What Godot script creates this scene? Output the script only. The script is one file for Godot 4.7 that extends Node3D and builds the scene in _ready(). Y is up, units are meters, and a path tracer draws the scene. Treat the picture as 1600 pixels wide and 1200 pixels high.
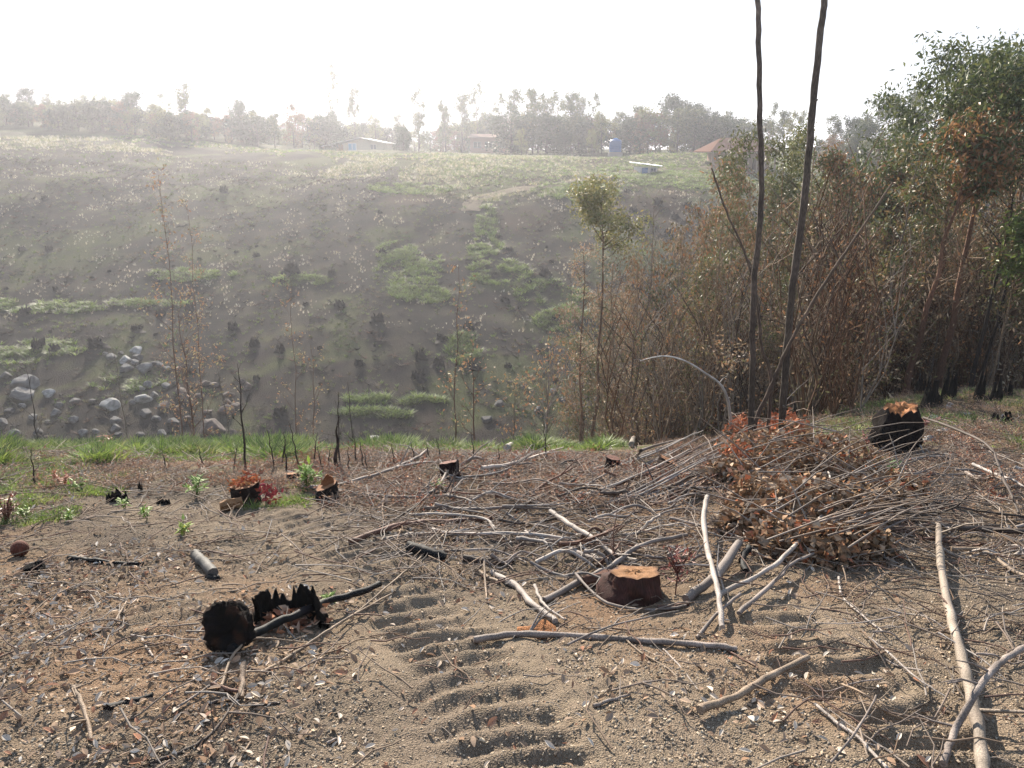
extends Node3D
# A burnt, cleared eucalypt slope looking across a small valley into the sun.

const PITCH := 0.295
const CAM_Y := 1.6
const FOC := 1200.0

class Geo:
	var V := PackedVector3Array()
	var N := PackedVector3Array()
	var C := PackedColorArray()
	var I := PackedInt32Array()

	func tube(P: Array, R: Array, sides: int, c0: Color, c1: Color, wob := 0.0, rng: RandomNumberGenerator = null) -> void:
		var n := P.size()
		var t: Vector3 = (P[1] - P[0]).normalized()
		var u := t.cross(Vector3(0.31, 0.9, 0.29)).normalized()
		if u.length() < 0.1:
			u = t.cross(Vector3.RIGHT).normalized()
		var first := V.size()
		for i in n:
			var p: Vector3 = P[i]
			if i > 0 and i < n - 1:
				t = ((P[i + 1] as Vector3) - (P[i - 1] as Vector3)).normalized()
			elif i == n - 1:
				t = (p - (P[i - 1] as Vector3)).normalized()
			u = (u - t * u.dot(t)).normalized()
			var w := t.cross(u)
			var r: float = R[i]
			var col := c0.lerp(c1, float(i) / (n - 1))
			if rng != null:
				var kk := rng.randf_range(0.7, 1.2) * (1.45 if rng.randf() < 0.12 else 1.0)
				col = Color(col.r * kk, col.g * kk, col.b * kk)
			for j in sides:
				var a := TAU * j / sides
				var o := u * cos(a) + w * sin(a)
				var rr := r
				if wob > 0.0:
					rr *= 1.0 + rng.randf_range(-wob, wob)
				V.append(p + o * rr)
				N.append(o)
				C.append(col)
		for i in n - 1:
			for j in sides:
				var a := first + i * sides + j
				var b := first + i * sides + (j + 1) % sides
				I.append_array([a, a + sides, b + sides, a, b + sides, b])
		for e in 2:
			var k := V.size()
			var tip: Vector3 = P[0] if e == 0 else P[n - 1]
			var nn: Vector3 = (tip - (P[1] if e == 0 else P[n - 2]) as Vector3).normalized()
			V.append(tip + nn * float(R[0] if e == 0 else R[n - 1]) * 0.15)
			N.append(nn)
			C.append(c0 if e == 0 else c1)
			var base := first if e == 0 else first + (n - 1) * sides
			for j in sides:
				V.append(V[base + j])
				N.append(nn)
				C.append(c0 if e == 0 else c1)
			for j in sides:
				var a := k + 1 + j
				var b := k + 1 + (j + 1) % sides
				if e == 0:
					I.append_array([k, a, b])
				else:
					I.append_array([k, b, a])

	func leaf(p: Vector3, dir: Vector3, side: Vector3, l: float, w: float, c: Color) -> void:
		# a leaf folded along its midrib
		var k := V.size()
		var nn := dir.cross(side)
		V.append(p)
		V.append(p + dir * l * 0.45 + side * w * 0.5 + nn * w * 0.18)
		V.append(p + dir * l)
		V.append(p + dir * l * 0.45 - side * w * 0.5 + nn * w * 0.18)
		for j in 4:
			C.append(c)
		I.append_array([k, k + 1, k + 2, k, k + 2, k + 3])

	func quad(a: Vector3, b: Vector3, c: Vector3, d: Vector3, col: Color) -> void:
		var k := V.size()
		V.append_array([a, b, c, d])
		C.append_array([col, col, col, col])
		I.append_array([k, k + 1, k + 2, k, k + 2, k + 3])

	func box(c: Vector3, s: Vector3, col: Color, turn := 0.0, bas := Basis()) -> void:
		var b := bas if turn == 0.0 else Basis(Vector3.UP, turn)
		var h := s / 2
		var q := []
		for x in [-1, 1]:
			for y in [-1, 1]:
				for z in [-1, 1]:
					q.append(c + b * Vector3(x * h.x, y * h.y, z * h.z))
		quad(q[0], q[2], q[6], q[4], col)
		quad(q[5], q[7], q[3], q[1], col)
		quad(q[1], q[3], q[2], q[0], col)
		quad(q[4], q[6], q[7], q[5], col)
		quad(q[2], q[3], q[7], q[6], col)
		quad(q[1], q[0], q[4], q[5], col)

	func blob(c: Vector3, r: Vector3, amp: float, noise: FastNoiseLite, seed_at: Vector3, col: Color, rings := 8, segs := 12, freq := 1.0) -> void:
		var k := V.size()
		for i in rings + 1:
			var th := PI * i / rings
			for j in segs:
				var ph := TAU * j / segs
				var d := Vector3(sin(th) * cos(ph), cos(th), sin(th) * sin(ph))
				var m := 1.0 + amp * noise.get_noise_3dv(d * freq * 30.0 + seed_at)
				V.append(c + d * r * m)
				C.append(col)
		for i in rings:
			for j in segs:
				var a := k + i * segs + j
				var b := k + i * segs + (j + 1) % segs
				I.append_array([a, b + segs, a + segs, a, b, b + segs])

	func smooth() -> void:
		N.resize(V.size())
		N.fill(Vector3.ZERO)
		for t in range(0, I.size(), 3):
			var a := I[t]
			var b := I[t + 1]
			var c := I[t + 2]
			var nn := (V[c] - V[a]).cross(V[b] - V[a])
			N[a] += nn
			N[b] += nn
			N[c] += nn
		for i in N.size():
			N[i] = N[i].normalized() if N[i].length_squared() > 0.0 else Vector3.UP

	func mesh() -> ArrayMesh:
		var a := []
		a.resize(Mesh.ARRAY_MAX)
		a[Mesh.ARRAY_VERTEX] = V
		if N.size() == V.size():
			a[Mesh.ARRAY_NORMAL] = N
		a[Mesh.ARRAY_COLOR] = C
		a[Mesh.ARRAY_INDEX] = I
		var m := ArrayMesh.new()
		m.add_surface_from_arrays(Mesh.PRIMITIVE_TRIANGLES, a)
		return m


var rng := RandomNumberGenerator.new()
var noise := FastNoiseLite.new()
var rough := FastNoiseLite.new()
var ltab := PackedFloat32Array()
var rtab := PackedFloat32Array()
var tracks := []
var used := {}
var M := {}

# ------------------------------------------------------------------ helpers

func rr(a: float, b: float) -> float:
	return rng.randf_range(a, b)

func numbered(called: String) -> String:
	var n: int = used.get(called, -1) + 1
	used[called] = n
	return called if n == 0 else "%s_%03d" % [called, n]

func tag(o: Node3D, label: String, category: String, group := "") -> Node3D:
	o.set_meta("label", label)
	o.set_meta("category", category)
	if group != "":
		o.set_meta("group", group)
	return o

func thing(called: String, label: String, category: String, at := Vector3.ZERO, group := "") -> Node3D:
	var o := Node3D.new()
	o.name = numbered(called)
	add_child(o)
	o.position = at
	return tag(o, label, category, group)

func part(called: String, g: Geo, m: Material, parent: Node3D = self) -> MeshInstance3D:
	var o := MeshInstance3D.new()
	o.name = numbered(called) if parent == self else called
	o.mesh = g.mesh()
	o.material_override = m
	parent.add_child(o, true)
	return o

func dup(o: Node3D, at: Vector3, turn: float, s: Vector3, label: String, group := "") -> Node3D:
	var c: Node3D = o.duplicate()
	c.name = numbered(str(o.get_meta("kind_name")))
	add_child(c)
	c.transform = Transform3D(Basis(Vector3.UP, turn).scaled_local(s), at)
	c.set_meta("label", label)
	if group != "":
		c.set_meta("group", group)
	return c

func stuff(called: String, mesh: Mesh, m: Material, xf: Array, cols: Array, parent: Node3D = self) -> MultiMeshInstance3D:
	var mm := MultiMesh.new()
	mm.transform_format = MultiMesh.TRANSFORM_3D
	mm.use_colors = true
	mm.mesh = mesh
	mm.instance_count = xf.size()
	for i in xf.size():
		mm.set_instance_transform(i, xf[i])
		mm.set_instance_color(i, cols[i])
	var o := MultiMeshInstance3D.new()
	o.name = numbered(called) if parent == self else called
	o.multimesh = mm
	o.material_override = m
	o.set_meta("kind", "stuff")
	parent.add_child(o, true)
	return o

func tint(c: Color, v: float) -> Color:
	var k := 1.0 + rr(-v, v)
	var h := rr(-v, v) * 0.25
	return Color(c.r * k * (1.0 + h), c.g * k, c.b * k * (1.0 - h))

func pick(a: Array):
	return a[rng.randi() % a.size()]

func noise_tex(freq: float, lo: float, hi: float, size := 512, typ := FastNoiseLite.TYPE_SIMPLEX_SMOOTH, oct := 4, sd := 1) -> NoiseTexture2D:
	var n := FastNoiseLite.new()
	n.noise_type = typ
	n.seed = sd
	n.frequency = freq
	n.fractal_octaves = oct
	var t := NoiseTexture2D.new()
	t.width = size
	t.height = size
	t.seamless = true
	t.noise = n
	var g := Gradient.new()
	g.set_color(0, Color(lo, lo, lo))
	g.set_color(1, Color(hi, hi, hi))
	t.color_ramp = g
	return t

func mat(tex: Texture2D, sc: Vector3, roughness: float, bump: Texture2D = null, bump_cm := 0.0, world := false) -> StandardMaterial3D:
	var m := StandardMaterial3D.new()
	m.vertex_color_use_as_albedo = true
	m.roughness = roughness
	m.metallic_specular = 0.3
	if tex:
		m.albedo_texture = tex
	if bump:
		m.heightmap_enabled = true
		m.heightmap_texture = bump
		m.heightmap_scale = bump_cm
	m.uv1_triplanar = true
	m.uv1_world_triplanar = world
	m.uv1_scale = sc
	m.cull_mode = BaseMaterial3D.CULL_DISABLED
	return m

func leaf_mat(back: float, roughness := 0.55, spec := 0.4) -> StandardMaterial3D:
	var m := StandardMaterial3D.new()
	m.vertex_color_use_as_albedo = true
	m.roughness = roughness
	m.metallic_specular = spec
	m.cull_mode = BaseMaterial3D.CULL_DISABLED
	m.backlight_enabled = true
	m.backlight = Color(back, back, back)
	return m

# ------------------------------------------------------------------ the lie of the land

func table(pts: Array, blur: int) -> PackedFloat32Array:
	var raw := PackedFloat32Array()
	var k := 0
	for i in 1000:
		var d := i * 0.5 - 20.0
		while k < pts.size() - 2 and d > pts[k + 1][0]:
			k += 1
		var a = pts[k]
		var b = pts[k + 1]
		raw.append(lerpf(a[1], b[1], clampf((d - a[0]) / (b[0] - a[0]), -10.0 if k == 0 else 0.0, 1.0)))
	for pass_ in 2:
		var out := raw.duplicate()
		for i in range(blur, 1000 - blur):
			var w := mini(blur, 1 + int(maxf(0.0, i * 0.5 - 20.0) / 5.0))
			var s := 0.0
			for j in range(-w, w + 1):
				s += raw[i + j]
			out[i] = s / (2 * w + 1)
		raw = out
	return raw

func base_h(x: float, z: float) -> float:
	var d := clampf(-z, -19.0, 478.0)
	var f := (d + 20.0) * 2.0
	var i := int(f)
	var t := f - i
	var l := lerpf(ltab[i], ltab[i + 1], t)
	var r := lerpf(rtab[i], rtab[i + 1], t)
	var y := lerpf(l, r, smoothstep(0.15, 0.6, x / (absf(d) * 0.9 + 2.0)))
	if d > 50.0:
		y += 2.7 * smoothstep(60.0, 105.0, d) * smoothstep(-22.0, -62.0, x)
		y += 5.0 * smoothstep(112.0, 170.0, d) * smoothstep(-30.0, -95.0, x)
	return y

func H(x: float, z: float) -> float:
	var d := -z
	var y := base_h(x, z)
	var far := smoothstep(25.0, 60.0, d)
	if d > 20.0:
		y += noise.get_noise_2d(x * 1.6, z * 1.6) * 1.1 * far
		y += noise.get_noise_2d(x * 9.0, z * 9.0) * 0.28 * far
	if d < 45.0:
		y += noise.get_noise_2d(x * 22.0, z * 22.0) * 0.09 * (1.0 - far)
		var m := clampf(1.0 - d / 25.0, 0.0, 1.0)
		if m > 0.0:
			y += noise.get_noise_2d(x * 85.0 + 300.0, z * 85.0) * 0.04 * m
			if d < 9.0:
				y += rough.get_noise_2d(x * 100.0, z * 100.0) * 0.011
				y += tread(x, z)
	return y

func tread(x: float, z: float) -> float:
	# the ribbed prints of a crawler's track pads
	var out := 0.0
	for tr in tracks:
		if x < tr.x0 or x > tr.x1 or z < tr.z0 or z > tr.z1:
			continue
		var P: PackedVector2Array = tr.p
		var q := Vector2(x, z)
		var best := 9.0
		var bs := 0.0
		var bw := 0.0
		var run := 0.0
		for i in P.size() - 1:
			var e := P[i + 1] - P[i]
			var ln := e.length()
			var t := clampf((q - P[i]).dot(e) / (ln * ln), 0.0, 1.0)
			var off := q - P[i] - e * t
			var dd := off.length()
			if dd < best:
				best = dd
				bs = run + t * ln
				bw = off.cross(e / ln)
			run += ln
		var hw: float = tr.w
		if best > hw + 0.12:
			continue
		var wob := noise.get_noise_2d(x * 60.0, z * 60.0)
		var deep: float = tr.depth * lerpf(1.0, 0.6, smoothstep(3.0, 5.5, -z))
		var edge := 1.0 - smoothstep(hw * 0.72, hw, best + wob * 0.07)
		var ends := smoothstep(0.0, 0.3, bs) * (1.0 - smoothstep(run - 0.3, run, bs))
		var ph: float = bs / tr.pitch + wob * 0.55 + bw * tr.skew + bw * bw * 4.0 * signf(tr.skew)
		var rib := 0.5 + 0.5 * cos(ph * TAU)
		# each lug bites a little differently
		var lug := roundf(ph)
		var h1 := fposmod(sin(lug * 12.9898) * 437.585, 1.0)
		var h2 := fposmod(sin(lug * 78.233 + 1.0) * 437.585, 1.0)
		var across := absf(bw + (h1 - 0.5) * hw * 0.35 + wob * 0.12) / (hw * (0.85 + 0.3 * h2))
		rib *= (1.0 - smoothstep(0.55, 1.0, across)) * (0.78 + 0.22 * h1)
		var worn := clampf(0.9 + 0.8 * noise.get_noise_2d(x * 45.0 + 80.0, z * 45.0), 0.2, 1.15)
		out += (-deep * rib * worn + 0.3 * deep) * edge * ends
		out += deep * 0.45 * ends * exp(-pow((best - hw * 1.02) / 0.06, 2.0)) * (0.7 + wob)
	return out

func ray(u: float, v: float) -> Vector3:
	var x := (u - 800.0) / FOC
	var y := -(v - 600.0) / FOC
	return Vector3(x, y * cos(PITCH) - sin(PITCH), -cos(PITCH) - y * sin(PITCH))

func spot(u: float, v: float, lift := 0.0) -> Vector3:
	# where on the ground one sees a point of the photograph
	var r := ray(u, v)
	var o := Vector3(0, CAM_Y, 0)
	var t := 1.0
	while t < 400.0:
		var p := o + r * t
		if p.y < H(p.x, p.z):
			break
		t *= 1.03
	var a := t / 1.03
	var b := t
	for i in 9:
		var m := (a + b) / 2
		var p := o + r * m
		if p.y < H(p.x, p.z):
			b = m
		else:
			a = m
	var q := o + r * b
	q.y = H(q.x, q.z) + lift
	return q

func stand(u: float, d: float) -> Vector3:
	# the ground at distance d, in the direction of column u
	var y := -3.0
	var x := 0.0
	for i in 4:
		x = (u - 800.0) / FOC * (d * cos(PITCH) + (CAM_Y - y) * sin(PITCH))
		y = H(x, -d)
	return Vector3(x, y, -d)

func level_at(v: float, d: float) -> float:
	var r := ray(800.0, v)
	return CAM_Y + r.y / -r.z * d

func depth_of(p: Vector3) -> float:
	return -p.z * cos(PITCH) + (CAM_Y - p.y) * sin(PITCH)

# ------------------------------------------------------------------ builders of natural things

func path_curve(P: Array, n: int) -> Array:
	# a Catmull-Rom run through P
	var out := []
	for i in P.size() - 1:
		var a: Vector3 = P[maxi(i - 1, 0)]
		var b: Vector3 = P[i]
		var c: Vector3 = P[i + 1]
		var d: Vector3 = P[mini(i + 2, P.size() - 1)]
		for k in n:
			out.append(b.cubic_interpolate(c, a, d, float(k) / n))
	out.append(P[P.size() - 1])
	return out

func taper(n: int, r0: float, r1: float) -> Array:
	var out := []
	for i in n:
		out.append(lerpf(r0, r1, float(i) / (n - 1)))
	return out

func branch(px: Array, thick: float, col: Color, label: String, lift := 0.0, called := "branch", twigs := 3, thin := 0.5) -> Node3D:
	# a fallen branch lying over points of the ground; px holds u, v and optionally its height over the ground
	var P := []
	var dep := 0.0
	for q in px:
		var p := spot(q[0], q[1])
		dep += depth_of(p) / px.size()
		P.append(p)
	var r0 := thick / FOC * dep * 0.5
	for i in P.size():
		P[i].y += r0 * 0.8 + lift + (px[i][2] if px[i].size() > 2 else 0.0)
	var o := Node3D.new()
	o.name = numbered(called)
	add_child(o)
	o.position = P[0]
	var Q := []
	for p in P:
		Q.append(p - P[0])
	var S := path_curve(Q, 5)
	for i in S.size():
		S[i] += Vector3(rr(-1, 1), rr(-0.6, 0.6), rr(-1, 1)) * r0 * 0.32 * minf(1.0, 8.0 / thick)
	var R := taper(S.size(), r0, r0 * thin)
	for i in R.size():
		R[i] *= rr(0.88, 1.12)
	var g := Geo.new()
	g.tube(S, R, 8, col, tint(col, 0.12), 0.09, rng)
	# knots and broken side twigs
	for k in twigs:
		var i := rng.randi_range(1, S.size() - 2)
		var dir := (S[i + 1] - S[i - 1] as Vector3).normalized()
		var s := (dir.cross(Vector3.UP).normalized() * rr(-1, 1) + Vector3.UP * rr(0.0, 0.7) + dir * rr(0.2, 0.9)).normalized()
		var l := r0 * rr(4, 22)
		g.tube([S[i], S[i] + s * l * 0.5, S[i] + s * l + Vector3(rr(-1, 1), rr(-1, 0.4), rr(-1, 1)) * l * 0.2], [r0 * 0.4, r0 * 0.28, r0 * 0.12], 5, col, col)
	part("wood", g, M.wood, o)
	return tag(o, label, "branch")

func clump(g: Geo, c: Vector3, r: Vector3, n: int, l: float, w: float, pal: Array, droop := 0.3, vary := 0.25) -> void:
	for i in n:
		var d := Vector3(rng.randfn(), rng.randfn(), rng.randfn()) * 0.5
		var p := c + d * r
		var dir := (Vector3(rr(-1, 1), rr(-1, 0.7) - droop, rr(-1, 1))).normalized()
		var side := dir.cross(Vector3(rr(-1, 1), rr(-1, 1), rr(-1, 1))).normalized()
		var s := rr(0.6, 1.3)
		g.leaf(p, dir, side, l * s, w * s, tint(pick(pal), vary))

# h: height; bare: where limbs begin; limbs, spread; leaves a clump; pal: leaf colours
func tree_parts(o: Node3D, p: Dictionary) -> void:
	var h: float = p.h
	var g := Geo.new()
	var f := Geo.new()
	var P := []
	var lean: Vector3 = p.get("lean", Vector3(rr(-0.06, 0.06), 0, rr(-0.06, 0.06)))
	var n := 9
	for i in n:
		var t := float(i) / (n - 1)
		P.append(Vector3(lean.x * h * t + rr(-1, 1) * h * 0.008, h * t * 0.96 - (0.25 if i == 0 else 0.0), lean.z * h * t + rr(-1, 1) * h * 0.008))
	var r0: float = p.r
	var sides: int = p.get("sides", 7)
	var R := taper(n, r0, r0 * 0.18)
	R[0] *= 1.25
	var bark: Color = p.bark
	g.tube(P, R, sides, p.get("foot", bark), bark, 0.05, rng)
	var bare: float = p.get("bare", 0.4)
	var pal: Array = p.get("pal", [])
	var ll: float = p.get("leaf", 0.12)
	var per: int = p.get("per", 40)
	for k in int(p.limbs):
		var t := bare + (1.0 - bare) * pow((k + rng.randf()) / float(p.limbs), p.get("bunch", 0.85))
		var fi := clampf(t, 0.0, 0.999) * (n - 1)
		var a: Vector3 = (P[int(fi)] as Vector3).lerp(P[int(fi) + 1], fi - int(fi))
		var az := rr(0, TAU)
		var up: float = p.get("rise", 0.7) + rr(-0.3, 0.3)
		var shape := 1.0 - pow(absf((t - bare) / (1.0 - bare) - 0.35) / 0.75, 2.0) * 0.7
		var len: float = p.spread * rr(0.55, 1.1) * shape
		var dir := Vector3(cos(az), up, sin(az)).normalized()
		var e := a + dir * len
		var mid := a + dir * len * 0.5 + Vector3(rr(-1, 1), rr(-1, 1), rr(-1, 1)) * len * 0.09
		e += Vector3(0, -len * p.get("sag", 0.1), 0)
		var lr: float = minf(r0 * 0.45, R[int(fi)] * 0.6)
		g.tube([a, mid, e], [lr, lr * 0.6, lr * 0.25], 5 if sides > 5 else 4, bark, bark)
		for j in int(p.get("twigs", 3)):
			var b: Vector3 = mid.lerp(e, rr(-0.3, 1.0))
			var td := (dir + Vector3(rr(-1, 1), rr(-0.6, 0.9), rr(-1, 1)) * 0.9).normalized()
			var tl := len * rr(0.25, 0.6)
			var te := b + td * tl
			g.tube([b, b + td * tl * 0.5 + Vector3(rr(-1, 1), rr(-1, 1), rr(-1, 1)) * tl * 0.1, te], [lr * 0.35, lr * 0.25, lr * 0.12], 3, bark, bark)
			if per > 0 and rng.randf() < p.get("leafy", 1.0):
				clump(f, te, Vector3.ONE * p.get("cr", 0.4) * rr(0.7, 1.2), int(per * rr(0.5, 1.3)), ll, ll * p.get("lw", 0.34), pal, p.get("droop", 0.4))
		if per > 0 and rng.randf() < p.get("leafy", 1.0):
			clump(f, e, Vector3.ONE * p.get("cr", 0.4), per, ll, ll * p.get("lw", 0.34), pal, p.get("droop", 0.4))
	part("trunk", g, M.bark, o)
	if f.V.size() > 0:
		var c := part("crown", f, M.leaf, o)
		c.set_meta("kind", "stuff")

func proto(called: String, category: String, p: Dictionary) -> Node3D:
	var o := Node3D.new()
	o.name = called
	o.set_meta("kind_name", called)
	o.set_meta("category", category)
	tree_parts(o, p)
	return o

# a sawn stump: bark body with a flared foot, and a cut face
func stump(at: Vector3, r: float, h: float, label: String, p := {}) -> Node3D:
	var o := thing(p.get("called", "tree_stump"), label, "stump", at)
	o.rotation.y = p.get("turn", rr(0, TAU))
	var g := Geo.new()
	var segs := 28
	var rows := 9
	var amp: float = p.get("amp", 0.16)
	var tilt: float = p.get("tilt", 0.12)
	var bark: Color = p.get("bark", Color(0.03, 0.022, 0.02))
	var sd := Vector3(at.x * 91, at.y * 57, at.z * 73)
	var squash: float = p.get("squash", 1.0)
	var pinch: float = p.get("top", 0.86)
	for i in rows + 1:
		var t := float(i) / rows
		for j in segs:
			var a := TAU * j / segs
			var d := Vector3(cos(a), 0, sin(a) * squash)
			var flare: float = lerpf(1.0, pinch, t) + p.get("flare", 0.35) * pow(1.0 - t, 3.0) * (0.6 + 0.9 * noise.get_noise_2d(cos(a) * 40 + sd.x, sin(a) * 40 + sd.z) + 0.4 * sin(a * 3 + sd.x))
			flare += p.get("belly", 0.0) * sin(t * PI)
			var m := 1.0 + amp * noise.get_noise_3d(cos(a) * 60 + sd.x, t * 60, sin(a) * 60 + sd.z) + amp * 0.5 * rough.get_noise_3d(cos(a) * 60 + sd.x, t * 30, sin(a) * 60)
			var y: float = h * t + (tilt * r * 1.6 * d.x + h * p.get("jag", 0.03) * rough.get_noise_2d(cos(a) * 90 + sd.x, sin(a) * 90)) * pow(t, 2.0)
			g.V.append(d * r * flare * m + Vector3(0, y - 0.06 * (1.0 - t), 0))
			g.C.append(tint(bark, 0.3))
	for i in rows:
		for j in segs:
			var a := i * segs + j
			var b := i * segs + (j + 1) % segs
			g.I.append_array([a, a + segs, b + segs, a, b + segs, b])
	g.smooth()
	part("bark", g, M.char_wood if bark.r < 0.05 else M.bark, o)
	if p.has("cut"):
		var c := Geo.new()
		var cut: Color = p.cut
		var mid := Vector3.ZERO
		for j in segs:
			mid += g.V[rows * segs + j] / segs
		var rings := 6
		for i in rings + 1:
			var t := float(i) / rings
			for j in segs:
				var q: Vector3 = mid.lerp(g.V[rows * segs + j], t * 1.02)
				q.y += 0.004 + rough.get_noise_2d(q.x * 800 + sd.x, q.z * 800) * r * p.get("splinter", 0.04) * (1.0 - t * t * 0.7)
				c.V.append(q)
				c.C.append(tint(cut, 0.12) if t < 0.93 else Color(cut.r * 0.35, cut.g * 0.3, cut.b * 0.3))
		for i in rings:
			for j in segs:
				var a := i * segs + j
				var b := i * segs + (j + 1) % segs
				c.I.append_array([a, a + segs, b + segs, a, b + segs, b])
		c.smooth()
		part("cut_face", c, M.cut, o)
	return o

# the ragged black shell of a stump that burnt out
func burnt_shell(at: Vector3, r: float, h: float, label: String, p := {}) -> Node3D:
	var o := thing("burnt_stump", label, "stump", at)
	o.rotation.y = p.get("turn", 0.0)
	var g := Geo.new()
	var segs := 40
	var rows := 8
	var sd := Vector3(at.x * 41, at.y * 77, at.z * 33)
	var from: float = p.get("from", 0.0)
	var to: float = p.get("to", TAU)
	for skin in 2:
		var k := g.V.size()
		for i in rows + 1:
			var t := float(i) / rows
			for j in segs + 1:
				var a := lerpf(from, to, float(j) / segs)
				var top := h * clampf(0.6 + 1.5 * noise.get_noise_2d(a * 38 + sd.x, 5.0) + 0.8 * rough.get_noise_2d(a * 60 + sd.x, 9.0), 0.14, 1.15)
				var m := 1.0 + 0.22 * noise.get_noise_3d(cos(a) * 50 + sd.x, t * 50, sin(a) * 50) + 0.16 * rough.get_noise_3d(cos(a) * 60 + sd.x, t * 80, sin(a) * 60)
				var rad := r * (lerpf(1.15, 0.85, t) if skin == 0 else lerpf(0.8, 0.80, t)) * m
				g.V.append(Vector3(cos(a) * rad, top * t - 0.05 * (1.0 - t), sin(a) * rad * p.get("squash", 0.8)))
				g.C.append(tint(Color(0.024, 0.021, 0.019), 0.5))
		for i in rows:
			for j in segs:
				var a := k + i * (segs + 1) + j
				if skin == 0:
					g.I.append_array([a, a + segs + 1, a + segs + 2, a, a + segs + 2, a + 1])
				else:
					g.I.append_array([a, a + segs + 2, a + segs + 1, a, a + 1, a + segs + 2])
	var q := (rows + 1) * (segs + 1)
	for j in segs:
		var a := rows * (segs + 1) + j
		g.I.append_array([a, a + q, a + q + 1, a, a + q + 1, a + 1])
	g.smooth()
	part("charred_shell", g, M.char_wood, o)
	return o

func weed(at: Vector3, r: float, n: int, l: float, pal: Array, called: String, label: String, category := "plant") -> Node3D:
	var o := thing(called, label, category, at)
	var g := Geo.new()
	var f := Geo.new()
	for i in maxi(5, n / 8):
		var a := rr(0, TAU)
		var q := Vector3(cos(a) * r * rr(0.2, 0.9), r * rr(0.6, 1.5), sin(a) * r * rr(0.2, 0.9))
		g.tube([Vector3(0, -0.02, 0), q * 0.5 + Vector3(0, r * 0.2, 0), q], [r * 0.025, r * 0.02, r * 0.01], 4, pal[0], pal[0])
		for k in 8:
			var b := (Vector3(0, r * 0.2, 0) + q * 0.5).lerp(q, rr(-0.2, 1.0))
			var dir := Vector3(rr(-1, 1), rr(-0.5, 0.6), rr(-1, 1)).normalized()
			f.leaf(b, dir, dir.cross(Vector3.UP).normalized(), l * rr(0.6, 1.2), l * 0.4, tint(pick(pal), 0.2))
	part("stem", g, M.bark, o)
	var c := part("foliage", f, M.leaf, o)
	c.set_meta("kind", "stuff")
	return o

func rock_mesh(sd: int) -> Geo:
	# a broken boulder: a few flat faces with worn edges
	var g := Geo.new()
	var r := RandomNumberGenerator.new()
	r.seed = sd * 77
	var faces := []
	for i in 11:
		faces.append([Vector3(r.randfn(), r.randfn() * 0.8, r.randfn()).normalized(), r.randf_range(0.62, 1.0)])
	g.blob(Vector3.ZERO, Vector3.ONE, 0.0, noise, Vector3.ZERO, Color(1, 1, 1), 16, 22)
	for i in g.V.size():
		var d := g.V[i].normalized()
		var m := 1.1
		for f in faces:
			var k: float = d.dot(f[0])
			if k > 0.05:
				m = minf(m, f[1] / k)
		m *= 1.0 + 0.05 * rough.get_noise_3dv(d * 30.0 + Vector3(sd * 9, 0, 0)) + 0.03 * rough.get_noise_3dv(d * 90.0)
		g.V[i] = d * m * Vector3(1, 0.68, 0.85)
		var t := 0.8 + 0.5 * rough.get_noise_3dv(d * 22.0 + Vector3(0, sd * 5, 0))
		g.C[i] = Color(t, t * 0.98, t * 0.96)
	return g

# ------------------------------------------------------------------ the scene

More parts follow.
